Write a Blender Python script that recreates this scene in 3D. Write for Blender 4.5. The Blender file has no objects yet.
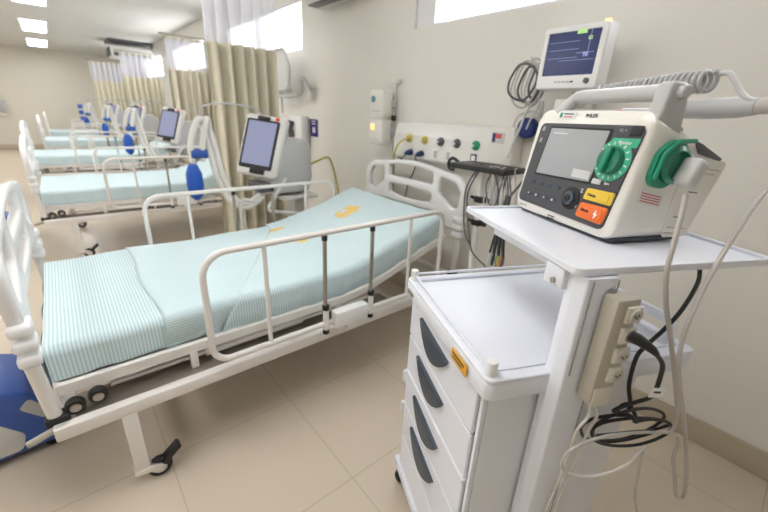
import bpy, bmesh, math, random
from math import pi, sin, cos, radians
from mathutils import Vector, Matrix
random.seed(7)
S = bpy.context.scene
C = S.collection
V = Vector

# ------------------------------------------------------------------ materials
def mat(name, col, rough=.5, metal=0, var=.03, vs=8., bump=0, bs=60., emit=0, coat=0, spec=.5, trans=0, alpha=1):
    m = bpy.data.materials.new(name); m.use_nodes = True
    nt = m.node_tree; b = nt.nodes['Principled BSDF']
    b.inputs['Roughness'].default_value = rough
    b.inputs['Metallic'].default_value = metal
    b.inputs['Specular IOR Level'].default_value = spec
    b.inputs['Coat Weight'].default_value = coat
    b.inputs['Transmission Weight'].default_value = trans
    b.inputs['Alpha'].default_value = alpha
    tc = nt.nodes.new('ShaderNodeTexCoord')
    n = nt.nodes.new('ShaderNodeTexNoise'); n.inputs['Scale'].default_value = vs; n.inputs['Detail'].default_value = 3
    nt.links.new(tc.outputs['Object'], n.inputs['Vector'])
    mx = nt.nodes.new('ShaderNodeMix'); mx.data_type = 'RGBA'
    mx.inputs[6].default_value = [max(0, c*(1-var)) for c in col[:3]]+[1]
    mx.inputs[7].default_value = [min(1, c*(1+var)) for c in col[:3]]+[1]
    nt.links.new(n.outputs['Fac'], mx.inputs[0])
    nt.links.new(mx.outputs[2], b.inputs['Base Color'])
    if emit:
        b.inputs['Emission Color'].default_value = list(col[:3])+[1]; b.inputs['Emission Strength'].default_value = emit
    if bump:
        n2 = nt.nodes.new('ShaderNodeTexNoise'); n2.inputs['Scale'].default_value = bs; n2.inputs['Detail'].default_value = 4
        nt.links.new(tc.outputs['Object'], n2.inputs['Vector'])
        bp = nt.nodes.new('ShaderNodeBump'); bp.inputs['Strength'].default_value = bump; bp.inputs['Distance'].default_value = .01
        nt.links.new(n2.outputs['Fac'], bp.inputs['Height']); nt.links.new(bp.outputs['Normal'], b.inputs['Normal'])
    return m
def nodes(m): return m.node_tree.nodes, m.node_tree.links
def setcol(m, sock):
    m.node_tree.links.new(sock, m.node_tree.nodes['Principled BSDF'].inputs['Base Color'])
def mathn(m, op, a, b=None, c=None):
    N, L = nodes(m); n = N.new('ShaderNodeMath'); n.operation = op
    for i, v in enumerate((a, b, c)):
        if v is None: continue
        if isinstance(v, (int, float)): n.inputs[i].default_value = v
        else: L.new(v, n.inputs[i])
    return n.outputs[0]
def mixc(m, f, a, b):
    N, L = nodes(m); n = N.new('ShaderNodeMix'); n.data_type = 'RGBA'
    if isinstance(f, (int, float)): n.inputs[0].default_value = f
    else: L.new(f, n.inputs[0])
    for i, v in ((6, a), (7, b)):
        if isinstance(v, (tuple, list)): n.inputs[i].default_value = list(v[:3])+[1]
        else: L.new(v, n.inputs[i])
    return n.outputs[2]
def objxyz(m, which='Object'):
    N, L = nodes(m); t = N.new('ShaderNodeTexCoord'); s = N.new('ShaderNodeSeparateXYZ')
    L.new(t.outputs[which], s.inputs[0]); return s.outputs

WALLC = (.80, .775, .72)
M = {}
M['wall'] = mat('wall_paint', WALLC, .32, var=.012, vs=2, bump=.03, bs=40)
M['wall_far'] = mat('wall_paint_far', (.72, .685, .60), .6, var=.02, vs=1)
M['ceiling'] = mat('ceiling_board', (.72, .71, .68), .75, var=.015, vs=1)
M['base'] = mat('baseboard', (.50, .435, .33), .4, var=.02)
M['whitemetal'] = mat('white_powder_coat', (.86, .845, .82), .32, var=.01, coat=.2)
M['bedwhite'] = mat('bed_white_enamel', (.83, .80, .765), .3, var=.01, coat=.25)
M['whiteplastic'] = mat('white_plastic', (.88, .88, .88), .33, var=.01, bump=.02, bs=300)
M['cart'] = mat('cart_white', (.82, .84, .91), .35, var=.01, bump=.02, bs=400)
M['cartpanel'] = mat('cart_panel', (.80, .81, .85), .38, var=.01)
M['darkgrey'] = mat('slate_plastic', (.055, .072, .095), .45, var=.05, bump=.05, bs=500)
M['black'] = mat('black_rubber', (.012, .012, .012), .5, var=.1)
M['chrome'] = mat('chrome', (.78, .77, .75), .36, metal=1, var=.02)
M['steel'] = mat('satin_steel', (.40, .37, .33), .3, metal=.9, var=.03)
M['defib'] = mat('defib_ivory', (.86, .835, .775), .3, var=.008, bump=.03, bs=500, coat=.15)
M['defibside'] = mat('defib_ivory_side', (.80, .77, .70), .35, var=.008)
M['panel'] = mat('charcoal_panel', (.068, .069, .080), .42, var=.03)
M['hgrey'] = mat('handle_grey', (.50, .50, .50), .4, var=.02, bump=.04, bs=400)
M['cable'] = mat('cable_grey', (.52, .485, .45), .45, var=.03)
M['cable2'] = mat('cable_beige', (.66, .63, .57), .45, var=.03)
M['strip'] = mat('strip_beige', (.47, .435, .36), .45, var=.02)
M['socketw'] = mat('socket_ivory', (.70, .665, .575), .4, var=.02)
M['green'] = mat('green_plastic', (.012, .30, .175), .3, var=.04, coat=.3)
M['greenl'] = mat('green_label', (.05, .47, .27), .4, var=.03)
M['greend'] = mat('green_knob', (.012, .19, .12), .3, var=.03, coat=.3)
M['yellow'] = mat('yellow_key', (.86, .60, .06), .38, var=.03)
M['orange'] = mat('orange_key', (.90, .19, .035), .38, var=.03)
M['label'] = mat('orange_label', (.85, .42, .02), .5, var=.1, vs=60)
M['print'] = mat('ink', (.03, .03, .04), .6)
M['inkgrey'] = mat('ink_grey', (.35, .35, .36), .6)
M['inkred'] = mat('ink_red', (.65, .10, .10), .6)
M['inkwhite'] = mat('ink_white', (.8, .8, .8), .6)
M['blue'] = mat('blue_plastic', (.03, .10, .42), .35, var=.05, coat=.3, bump=.04, bs=200)
M['bluebright'] = mat('blue_silicone', (.01, .10, .50), .4, var=.05)
M['navy'] = mat('navy_sign', (.018, .012, .17), .5, var=.02)
M['ventgrey'] = mat('vent_grey', (.50, .50, .50), .5, var=.02)
M['ventlight'] = mat('vent_light', (.72, .71, .69), .45, var=.02)
M['bumper'] = mat('bellows_hose', (.80, .78, .73), .5, var=.02)
M['taupe'] = mat('taupe_tray', (.25, .215, .18), .35, var=.06, metal=.4)
M['box'] = mat('offwhite_box', (.80, .78, .72), .4, var=.01)
M['gasrail'] = mat('gas_rail_gloss', (.83, .815, .79), .14, var=.006, coat=.5)
M['gasy'] = mat('gas_yellow', (.62, .50, .09), .4)
M['gasg'] = mat('gas_green', (.02, .32, .18), .4)
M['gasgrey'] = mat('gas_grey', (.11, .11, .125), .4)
M['bluedark'] = mat('blue_plug', (.012, .035, .12), .4)
M['frame'] = mat('window_aluminium', (.83, .82, .84), .35, var=.01)
M['cuffblue'] = mat('cuff_blue', (.01, .03, .17), .6)
M['led'] = mat('lamp_diffuser', (1, .995, .99), .4, emit=9, var=0)
M['amber'] = mat('amber_lamp', (1, .55, .15), .4, emit=1.0, var=0)
M['redlamp'] = mat('red_button', (.8, .06, .02), .4, var=0)
M['hooky'] = mat('pale_strap', (.55, .52, .12), .5)
M['lightgrey'] = mat('light_grey', (.62, .62, .62), .4)

# floor tiles
fm = mat('floor_tiles', (.67, .575, .46), .3, var=.02, vs=3, coat=.0, bump=.015, bs=14)
o_ = objxyz(fm)
def gridline(m, sock, off, step, w):
    a = mathn(m, 'SUBTRACT', sock, off); a = mathn(m, 'DIVIDE', a, step)
    a = mathn(m, 'FRACT', a); a = mathn(m, 'SUBTRACT', a, .5); a = mathn(m, 'ABSOLUTE', a)
    return mathn(m, 'GREATER_THAN', a, .5-w/step/2)
g = mathn(fm, 'MAXIMUM', gridline(fm, o_[0], .652, .5555, .005), gridline(fm, o_[1], .8825, .5555, .005))
base_link = [l for l in fm.node_tree.links if l.to_socket.name == 'Base Color'][0].from_socket
setcol(fm, mixc(fm, mathn(fm, 'MULTIPLY', g, .55), base_link, (.42, .34, .24)))
M['floor'] = fm
# ceiling boards with faint joints
cm = M['ceiling']; o_ = objxyz(cm)
g = gridline(cm, o_[1], 1.0, 1.25, .02)
base_link = [l for l in cm.node_tree.links if l.to_socket.name == 'Base Color'][0].from_socket
setcol(cm, mixc(cm, mathn(cm, 'MULTIPLY', g, .35), base_link, (.45, .44, .41)))

# striped linen
def linen(name, mode, gold=()):
    m = mat(name, (.6, .75, .74), .85, var=.02, bump=.25, bs=9)
    x, y, z = objxyz(m)
    per = .0115
    if mode == 'x': s = x
    else: s = mathn(m, 'ADD', mathn(m, 'ADD', z, y), 0)
    f = mathn(m, 'FRACT', mathn(m, 'DIVIDE', s, per))
    f = mathn(m, 'ABSOLUTE', mathn(m, 'SUBTRACT', f, .5))
    f = mathn(m, 'MULTIPLY', mathn(m, 'SUBTRACT', f, .21), 9.)
    N, L = nodes(m); cl = N.new('ShaderNodeClamp'); L.new(f, cl.inputs[0])
    col = mixc(m, cl.outputs[0], (.72, .84, .88), (.49, .66, .69))
    for (gx, gy, rx, ry, sc) in gold:
        a = mathn(m, 'POWER', mathn(m, 'DIVIDE', mathn(m, 'SUBTRACT', x, gx), rx), 2)
        b = mathn(m, 'POWER', mathn(m, 'DIVIDE', mathn(m, 'SUBTRACT', y, gy), ry), 2)
        inside = mathn(m, 'LESS_THAN', mathn(m, 'ADD', a, b), 1)
        n = N.new('ShaderNodeTexNoise'); n.inputs['Scale'].default_value = sc
        t = N.new('ShaderNodeTexCoord'); L.new(t.outputs['Object'], n.inputs['Vector'])
        k = mathn(m, 'MULTIPLY', inside, mathn(m, 'GREATER_THAN', n.outputs['Fac'], .44))
        col = mixc(m, k, col, (.86, .60, .16))
    setcol(m, col)
    N['Principled BSDF'].inputs['Sheen Weight'].default_value = .15
    return m
M['linen'] = linen('striped_linen', 'x')
M['linenh'] = linen('striped_linen_turned', 'y')
M['linengold'] = linen('striped_linen_print', 'x', [(1.02, .02, .05, .06, 30), (1.44, .12, .09, .075, 26), (.93, .30, .14, .03, 22)])
M['mattress'] = mat('mattress_vinyl', (.33, .40, .46), .5, var=.03)

# curtains
M['curtain'] = mat('curtain_beige', (.80, .755, .61), .85, var=.04, vs=5, bump=.1, bs=120)
def sheer():
    m = bpy.data.materials.new('curtain_mesh_top'); m.use_nodes = True
    N, L = nodes(m); N.clear()
    o = N.new('ShaderNodeOutputMaterial'); mx = N.new('ShaderNodeMixShader'); mx.inputs[0].default_value = .86
    t = N.new('ShaderNodeBsdfTransparent'); a = N.new('ShaderNodeMixShader'); a.inputs[0].default_value = .5
    d = N.new('ShaderNodeBsdfDiffuse'); d.inputs[0].default_value = (.86, .85, .90, 1)
    tr = N.new('ShaderNodeBsdfTranslucent'); tr.inputs[0].default_value = (.9, .9, .95, 1)
    n = N.new('ShaderNodeTexNoise'); n.inputs['Scale'].default_value = 300
    L.new(d.outputs[0], a.inputs[1]); L.new(tr.outputs[0], a.inputs[2]); L.new(t.outputs[0], mx.inputs[1]); L.new(a.outputs[0], mx.inputs[2]); L.new(mx.outputs[0], o.inputs[0])
    return m
M['sheer'] = sheer()
def glass():
    m = bpy.data.materials.new('window_glass'); m.use_nodes = True
    N, L = nodes(m); N.clear()
    o = N.new('ShaderNodeOutputMaterial'); mx = N.new('ShaderNodeMixShader'); mx.inputs[0].default_value = .06
    t = N.new('ShaderNodeBsdfTransparent'); g = N.new('ShaderNodeBsdfGlossy'); g.inputs['Roughness'].default_value = .05
    L.new(t.outputs[0], mx.inputs[1]); L.new(g.outputs[0], mx.inputs[2]); L.new(mx.outputs[0], o.inputs[0])
    return m
M['glass'] = glass()
# screens
def screen(name, col, em, rough=.12, lines=None):
    m = mat(name, col, rough, var=0, emit=em)
    if lines:
        x, y, z = objxyz(m, 'Generated')
        N, L = nodes(m); w = N.new('ShaderNodeTexNoise'); w.inputs['Scale'].default_value = lines[0]
        t = N.new('ShaderNodeTexCoord'); L.new(t.outputs['Generated'], w.inputs['Vector'])
        f = mathn(m, 'GREATER_THAN', w.outputs['Fac'], lines[2])
        c = mixc(m, f, col, lines[1]); setcol(m, c); L.new(c, N['Principled BSDF'].inputs['Emission Color'])
    return m
M['scrdef'] = screen('defib_display', (.30, .31, .32), .18, .22)
M['scrvent'] = screen('ventilator_display', (.26, .28, .42), .22, .12)
M['scrmon'] = screen('monitor_display', (.03, .045, .14), .12, .2)
M['trace'] = mat('trace_glow', (.35, .40, .75), .4, emit=.25, var=0)
M['tracegreen'] = mat('trace_green', (.40, .65, .25), .4, emit=.35, var=0)

# ------------------------------------------------------------------ mesh helpers
def MT(loc=(0, 0, 0), rot=(0, 0, 0)):
    from mathutils import Euler
    return Matrix.Translation(loc) @ Euler(rot).to_matrix().to_4x4()
def obj(name, bm, m, parent=None, label=None, Mx=None, smooth=40):
    if Mx is not None: bmesh.ops.transform(bm, matrix=Mx, verts=bm.verts)
    bmesh.ops.recalc_face_normals(bm, faces=bm.faces)
    me = bpy.data.meshes.new(name); bm.to_mesh(me); bm.free()
    if smooth:
        me.polygons.foreach_set('use_smooth', [True]*len(me.polygons))
        me.set_sharp_from_angle(angle=radians(smooth))
    for mm in (m if isinstance(m, (list, tuple)) else [m]): me.materials.append(M[mm] if isinstance(mm, str) else mm)
    o = bpy.data.objects.new(name, me); C.objects.link(o)
    if parent: o.parent = parent
    if label: o['label'] = label
    return o
def box(size, c=(0, 0, 0), bev=0, seg=2, bm=None, R=None):
    t = bmesh.new(); bmesh.ops.create_cube(t, size=1)
    bmesh.ops.scale(t, vec=size, verts=t.verts)
    if bev: bmesh.ops.bevel(t, geom=list(t.edges), offset=bev, segments=seg, profile=.5, affect='EDGES')
    X = Matrix.Translation(c)
    if R is not None: X = X @ R
    bmesh.ops.transform(t, matrix=X, verts=t.verts)
    if bm is None: return t
    me = bpy.data.meshes.new('x'); t.to_mesh(me); t.free(); bm.from_mesh(me); bpy.data.meshes.remove(me); return bm
def add(bm, t):
    me = bpy.data.meshes.new('x'); t.to_mesh(me); t.free(); bm.from_mesh(me); bpy.data.meshes.remove(me); return bm
def bx2(a, b, bev=0, seg=2):
    a, b = V(a), V(b); return box([abs(k) for k in (b-a)], (a+b)/2, bev, seg)
def catmull(P, n=8, closed=False):
    P = [V(p) for p in P]; out = []; N = len(P)
    rng = range(N if closed else N-1)
    for i in rng:
        p1, p2 = P[i], P[(i+1) % N]
        p0 = P[(i-1) % N] if (closed or i > 0) else p1*2-p2
        p3 = P[(i+2) % N] if (closed or i+2 < N) else p2*2-p1
        for k in range(n):
            t = k/n
            out.append(.5*((2*p1)+(p2-p0)*t+(2*p0-5*p1+4*p2-p3)*t*t+(3*p1-p0-3*p2+p3)*t**3))
    if not closed: out.append(P[-1])
    return out
def fillet(P, r, n=6, closed=False):
    P = [V(p) for p in P]; out = []; N = len(P)
    for i in range(N):
        if not closed and i in (0, N-1): out.append(P[i]); continue
        a, b, c = P[i-1], P[i], P[(i+1) % N]
        d1, d2 = (a-b), (c-b); l1, l2 = d1.length, d2.length; d1.normalize(); d2.normalize()
        ang = d1.angle(d2)
        if ang > pi-.05: out.append(b); continue
        rr = r[i] if isinstance(r, (list, tuple)) else r
        t = min(rr/math.tan(ang/2), l1*.49, l2*.49); rr = t*math.tan(ang/2)
        s, e = b+d1*t, b+d2*t
        cen = b+(d1+d2).normalized()*(rr/sin(ang/2))
        vs, ve = s-cen, e-cen; tot = vs.angle(ve)
        for k in range(n+1):
            f = k/n
            out.append(cen+(vs*sin((1-f)*tot)+ve*sin(f*tot))/sin(tot))
    return out
def tube(P, r, seg=10, closed=False, bm=None, flat=None):
    P = [V(p) for p in P]; Q = [P[0]]
    for p in P[1:]:
        if (p-Q[-1]).length > 1e-5: Q.append(p)
    P = Q; N = len(P)
    bm = bm or bmesh.new(); T = []
    for i in range(N):
        a = P[i-1] if (i > 0 or closed) else P[i]; b = P[(i+1) % N] if (i < N-1 or closed) else P[i]
        T.append((b-a).normalized())
    up = V((0, 0, 1)) if abs(T[0].z) < .9 else V((1, 0, 0))
    n = (up-T[0]*up.dot(T[0])).normalized(); rings = []
    for i in range(N):
        n = (n-T[i]*n.dot(T[i])).normalized(); b = T[i].cross(n)
        rr = r[i] if isinstance(r, (list, tuple)) else r
        ring = []
        for k in range(seg):
            a = 2*pi*k/seg
            ring.append(bm.verts.new(P[i]+(n*cos(a)+b*sin(a)*(flat or 1))*rr))
        rings.append(ring)
    for i in range(N if closed else N-1):
        A, B = rings[i], rings[(i+1) % N]
        for k in range(seg): bm.faces.new((A[k], A[(k+1) % seg], B[(k+1) % seg], B[k]))
    if not closed:
        bm.faces.new(rings[0][::-1]); bm.faces.new(rings[-1])
    return bm
def cyl(p0, p1, r, seg=20, r2=None): return tube([p0, p1], [r, r if r2 is None else r2], seg)
def lathe(prof, seg=24, Mx=None):
    """profile of (r, z)"""
    bm = bmesh.new(); rings = []
    for r, z in prof:
        rings.append([bm.verts.new((max(r, 1e-4)*cos(2*pi*k/seg), max(r, 1e-4)*sin(2*pi*k/seg), z)) for k in range(seg)])
    for A, B in zip(rings, rings[1:]):
        for k in range(seg): bm.faces.new((A[k], A[(k+1) % seg], B[(k+1) % seg], B[k]))
    bm.faces.new(rings[0][::-1]); bm.faces.new(rings[-1])
    if Mx is not None: bmesh.ops.transform(bm, matrix=Mx, verts=bm.verts)
    return bm
def plate(outer, holes=(), th=.01, bev=.0, seg=2):
    """closed 2D outlines in XY, extruded about z=0 by th"""
    cu = bpy.data.curves.new('p', 'CURVE'); cu.dimensions = '2D'; cu.fill_mode = 'BOTH'
    for L in [outer]+list(holes):
        sp = cu.splines.new('POLY'); sp.points.add(len(L)-1)
        for i, p in enumerate(L): sp.points[i].co = (p[0], p[1], 0, 1)
        sp.use_cyclic_u = True
    cu.extrude = max(1e-5, th/2-bev); cu.bevel_depth = bev; cu.bevel_resolution = seg; cu.offset = -bev
    o = bpy.data.objects.new('p', cu); C.objects.link(o)
    dg = bpy.context.evaluated_depsgraph_get()
    me = bpy.data.meshes.new_from_object(o.evaluated_get(dg))
    bpy.data.objects.remove(o); bm = bmesh.new(); bm.from_mesh(me); bpy.data.meshes.remove(me); bpy.data.curves.remove(cu)
    bmesh.ops.remove_doubles(bm, verts=bm.verts, dist=1e-5)
    return bm
def rrect(w, h, r, c=(0, 0), n=5):
    return [p.to_2d() for p in fillet([(c[0]-w/2, c[1]-h/2, 0), (c[0]+w/2, c[1]-h/2, 0), (c[0]+w/2, c[1]+h/2, 0), (c[0]-w/2, c[1]+h/2, 0)], r, n, True)]
def poly(P, r=.01, n=5): return [p.to_2d() for p in fillet([(a, b, 0) for a, b in P], r, n, True)]
def text(s, size, th=.0006):
    cu = bpy.data.curves.new('t', 'FONT'); cu.body = s; cu.size = size; cu.extrude = th/2; cu.align_x = 'CENTER'; cu.align_y = 'CENTER'; cu.offset = size*.02
    o = bpy.data.objects.new('t', cu); C.objects.link(o)
    dg = bpy.context.evaluated_depsgraph_get()
    me = bpy.data.meshes.new_from_object(o.evaluated_get(dg)); bpy.data.objects.remove(o)
    bm = bmesh.new(); bm.from_mesh(me); bpy.data.meshes.remove(me); bpy.data.curves.remove(cu); return bm
def basis(o, a, b, c):
    m = Matrix.Identity(4)
    for i, v in enumerate((a, b, c)):
        v = V(v)
        for j in range(3): m[j][i] = v[j]
    for j in range(3): m[j][3] = o[j]
    return m
def YZ(x=0, y=0, z=0): return basis((x, y, z), (0, -1, 0), (0, 0, 1), (-1, 0, 0))      # plate facing -X, a = -Y
def XZ(x=0, y=0, z=0): return basis((x, y, z), (1, 0, 0), (0, 0, 1), (0, -1, 0))      # plate facing -Y
def thing(name, label, cat, loc=(0, 0, 0), rz=0, group=None):
    o = bpy.data.objects.new(name, None); C.objects.link(o); o.location = loc; o.rotation_euler = (0, 0, rz)
    o.empty_display_size = .1
    o['label'] = label; o['category'] = cat
    if group: o['group'] = group
    return o
def tag(o, label, cat, group=None, kind=None):
    o['label'] = label; o['category'] = cat
    if group: o['group'] = group
    if kind: o['kind'] = kind
    return o
def struct(name, bm, m, label=None, smooth=40):
    o = obj(name, bm, m, smooth=smooth); o['kind'] = 'structure'
    if label: o['label'] = label
    return o
def copy_tree(o, parent=None):
    c = o.copy(); C.objects.link(c)
    if parent: c.parent = parent
    for ch in list(o.children): copy_tree(ch, c)
    return c

# ------------------------------------------------------------------ room
W = 2.06; FAR = 14.9; CE = 2.65; LEFT = -3.6; BACK = -2.4
struct('floor', bx2((LEFT-.1, BACK-.1, -.1), (W+.2, FAR+.1, 0)), 'floor', 'beige ceramic tile floor')
struct('ceiling', bx2((LEFT-.1, BACK-.1, CE), (W+.2, FAR+.1, CE+.1)), 'ceiling', 'pale grey boarded ceiling')
wins = [(-1.0, 2.17), (3.79, 6.1), (7.0, 9.3), (10.1, 12.4)]
WZ0, WZ1 = 1.965, 2.42
# right wall is a plate with window holes: plane coordinates (y, z)
out = [(BACK, 0), (FAR, 0), (FAR, CE), (BACK, CE)]
holes = [[(a, WZ0), (b, WZ0), (b, WZ1), (a, WZ1)] for a, b in wins]
struct('wall_right', obj and (lambda b: (bmesh.ops.transform(b, matrix=basis((W+.075, 0, 0), (0, 1, 0), (0, 0, 1), (1, 0, 0)), verts=b.verts), b)[1])(plate(out, holes, .15)), 'wall', 'cream wall behind the bed heads')
struct('wall_far', bx2((LEFT, FAR, 0), (W+.1, FAR+.1, CE)), 'wall_far', 'beige far end wall')
struct('wall_left', bx2((LEFT-.1, BACK, 0), (LEFT, FAR, CE)), 'wall')
struct('wall_back', bx2((LEFT, BACK-.1, 0), (W+.1, BACK, CE)), 'wall')
struct('baseboard_right', bx2((W-.016, BACK, 0), (W, FAR, .125), .004), 'base')
struct('baseboard_far', bx2((LEFT, FAR-.016, 0), (W-.02, FAR, .15), .004), 'base')
for i, (a, b) in enumerate(wins):
    f = struct('window_%d' % (i+1), plate([(a, WZ0), (b, WZ0), (b, WZ1), (a, WZ1)],
        [[(a+.035, WZ0+.02), (a+(b-a)/2-.02, WZ0+.02), (a+(b-a)/2-.02, WZ1-.03), (a+.035, WZ1-.03)],
         [(a+(b-a)/2+.02, WZ0+.02), (b-.17, WZ0+.02), (b-.17, WZ1-.03), (a+(b-a)/2+.02, WZ1-.03)]], .06), 'frame')
    f.data.transform(basis((W+.05, 0, 0), (0, 1, 0), (0, 0, 1), (1, 0, 0)))
    f['label'] = 'strip window with white aluminium frame'
    p = obj('window_pane', bx2((W+.055, a+.03, WZ0+.02), (W+.06, b-.03, WZ1-.02)), 'glass', f)
    # frosted sill strip
    # daylight portal (guides sampling of the sky light through the opening)
    L = bpy.data.lights.new('portal', 'AREA'); L.shape = 'RECTANGLE'; L.size = b-a; L.size_y = WZ1-WZ0; L.cycles.is_portal = True
    lo = bpy.data.objects.new('daylight_portal', L); C.objects.link(lo); lo.location = (W+.16, (a+b)/2, (WZ0+WZ1)/2)
    lo.rotation_euler = (0, radians(90), 0); lo.rotation_euler = V((-1, 0, 0)).to_track_quat('-Z', 'Y').to_euler(); L.size = b-a; L.size_y = WZ1-WZ0

# ceiling lamps
lamp = None
def lampname(i, j):
    return ['long ceiling lamp nearest the beds at the front', 'long ceiling lamp second from the front', 'foremost ceiling lamp at the top edge of the view', 'middle one of the three ceiling lamps in view', 'farthest of the three ceiling lamps in view'][j]
for i, x in enumerate((.06, -2.3)):
    for j, y in enumerate((1.1, 4.1, 7.15, 10.25, 13.2)):
        t = thing('ceiling_lamp', (lampname(i, j) if i == 0 else lampname(i, j).replace('ceiling lamp', 'ceiling lamp of the left row')), 'ceiling light', (x, y, CE-.03), 0, 'ceiling lamps')
        if lamp is None:
            lamp = t
            obj('housing', plate(rrect(.40, 1.56, .01), [rrect(.34, 1.50, .01)], .03), 'frame', t, Mx=MT((0, 0, .015)))
            obj('diffuser', bx2((-.17, -.75, .004), (.17, .75, .012)), 'led', t)
        else:
            for ch in lamp.children:
                c = ch.copy(); C.objects.link(c); c.parent = t

# air conditioner hung under the ceiling near the far end
t = thing('air_conditioner', 'white air conditioner hung under the ceiling near the far wall', 'air conditioner', (1.62, 11.0, 2.28), 0)
obj('casing', box((.78, .65, .22), (0, 0, .13), .03), 'whiteplastic', t)
obj('grille', box((.68, .02, .07), (0, -.33, .08), .004), 'darkgrey', t)
obj('side_cap', box((.03, .5, .16), (-.40, 0, .13), .01), 'black', t)
obj('mounting_plate', box((.82, .72, .05), (0, 0, .343), .004), 'gasgrey', t)
t = thing('wall_air_conditioner', 'white air conditioner high on the wall between the windows', 'air conditioner', (1.96, 2.98, 2.24), 0)
obj('casing', box((.20, .78, .27), (0, 0, .135), .03), 'ventlight', t)
obj('outlet_louvre', box((.09, .66, .012), (-.05, 0, .003), .003), 'gasgrey', t)

# ------------------------------------------------------------------ beds
bedbody = 'bedwhite'
def plat(x):
    """height of the mattress platform along the bed"""
    h = 1.08
    if x < h-.15: return .5
    if x < h+.15: k = (x-(h-.15))/.3; return .5+.5*k*k*.3*.315
    return .5+(x-h)*.315
def head_outline():
    O = catmull([(-.50, .72, 0), (-.535, .86, 0), (-.53, .97, 0), (-.46, 1.045, 0), (-.33, 1.065, 0), (-.15, 1.09, 0), (.0, 1.10, 0), (.15, 1.09, 0), (.33, 1.065, 0), (.46, 1.045, 0), (.53, .97, 0), (.535, .86, 0), (.50, .72, 0)], 6)
    O = [(p.x, p.y) for p in O]
    O += [(.475, .70), (.40, .70), (.30, .78), (-.30, .78), (-.40, .70), (-.475, .70)]
    cu = poly([(-.235, 1.045), (-.235, .965), (.235, .965), (.235, 1.045), (.1, 1.062), (-.1, 1.062)], .022)
    cl = poly([(-.235, .905), (-.22, .84), (-.08, .82), (.08, .82), (.22, .84), (.235, .905), (0, .918)], .02)
    sl = poly([(-.295, 1.03), (-.44, 1.008), (-.485, .95), (-.48, .85), (-.44, .835), (-.30, .915)], .025)
    sr = [(-a, b) for a, b in sl]
    return O, [cu, cl, sl, sr]
def make_bed():
    t = thing('hospital_bed', 'white hospital bed', 'bed', (0, 1.96, 0), 0, 'hospital beds in the row')
    yN, yF = -.60, .50      # lower frame rails
    # lower frame
    for s, nm in ((-.585, 'near'), (.555, 'far')):
        obj('lower_rail', bx2((-.20, s-.02, .345), (2.0, s+.02, .395), .006), bedbody, t)
        for xx in (0.0, 1.72):
            lg = obj('leg', bx2((xx-.024, s-.022, .072), (xx+.024, s+.022, .35), .004), bedbody, t)
            cx_ = xx+.056; X = lambda z: basis((cx_, s, z), (1, 0, 0), (0, 0, 1), (0, -1, 0))
            c = obj('caster', lathe([(.026, -.014), (.040, -.013), (.044, -.006), (.044, .006), (.040, .013), (.026, .014)], 28, X(.0445)), 'black', t)
            obj('hub', lathe([(.018, -.020), (.022, -.016), (.022, .016), (.018, .020)], 20, X(.042)), 'lightgrey', c)
            obj('fork', plate(poly([(-.030, .078), (.034, .080), (.072, .062), (.064, .034), (.045, .028), (.02, .052), (-.030, .058)], .010), (), .050, .004), 'chrome', c, 'metal caster fork', Mx=XZ(xx, s, 0))
            obj('brake_pedal', box((.085, .044, .020), (xx+.100, s-.004, .090), .004, R=Matrix.Rotation(radians(-40), 4, 'Y')), 'black', c)
    for xx in (-.18, 1.90): obj('cross_tube', bx2((xx-.02, -.60, .35), (xx+.02, .57, .395), .005), bedbody, t)
    obj('brace', cyl((1.38, -.56, .33), (1.50, .53, .33), .018, 12), bedbody, t)
    # inner tray / screw channel
    obj('channel', bx2((-.14, -.562, .378), (1.30, -.43, .392), .002), 'taupe', t, 'taupe metal channel inside the lower frame')
    obj('pull_rod', cyl((-.03, -.49, .425), (1.2, -.49, .435), .010, 12), 'chrome', t)
    obj('actuator_tube', cyl((.30, -.49, .43), (.75, -.49, .433), .020, 14), bedbody, t)
    for xx in (-.135, -.07):
        pu = obj('pulley', lathe([(.012, -.016), (.026, -.016), (.029, -.009), (.029, .009), (.026, .016), (.012, .016)], 24, basis((xx, -.540, .422+(xx+.135)*.2), (1, 0, 0), (0, 0, 1), (0, -1, 0))), 'black', t)
        obj('hub', lathe([(.005, .014), (.016, .015), (.016, .019), (.008, .021)], 18, basis((xx, -.540, .422+(xx+.135)*.2), (1, 0, 0), (0, 0, 1), (0, -1, 0))), 'steel', pu)
    cr = obj('crank', tube([(-.17, -.575, .383), (-.205, -.575, .380)], .008), 'chrome', t)
    obj('handle', cyl((-.20, -.578, .381), (-.268, -.580, .362), .0115, 12), 'strip', cr, 'beige crank grip')
    # side rail of the mattress platform
    for s in (-.512, .482):
        P = [V((-.17+1.92*i/40, s, plat(-.17+1.92*i/40)-.010)) for i in range(41)]
        b = bmesh.new(); rings = []
        for p in P:
            rings.append([b.verts.new(p+V((0, dy, dz))) for dy, dz in ((-.012, -.026), (.012, -.026), (.012, .012), (-.012, .012))])
        for A, B in zip(rings, rings[1:]):
            for k in range(4): b.faces.new((A[k], A[(k+1) % 4], B[(k+1) % 4], B[k]))
        b.faces.new(rings[0]); b.faces.new(rings[-1])
        obj('platform_rail', b, bedbody, t)
    b = bmesh.new(); top = [[b.verts.new((x, y, plat(x)-.008+dz)) for y in (-.5, .47)] for x in [-.16+1.88*i/40 for i in range(41)] for dz in (0,)]
    for A, B in zip(top, top[1:]): b.faces.new((A[0], A[1], B[1], B[0]))
    bmesh.ops.solidify(b, geom=list(b.faces), thickness=.006)
    obj('platform', b, bedbody, t)
    for xx in (-.14, .25, .95):
        for s in (-.512, .482): obj('riser', bx2((xx-.014, s-.014, .39), (xx+.014, s+.014, .47), .003), bedbody, t)
    # boards
    O, H = head_outline()
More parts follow.
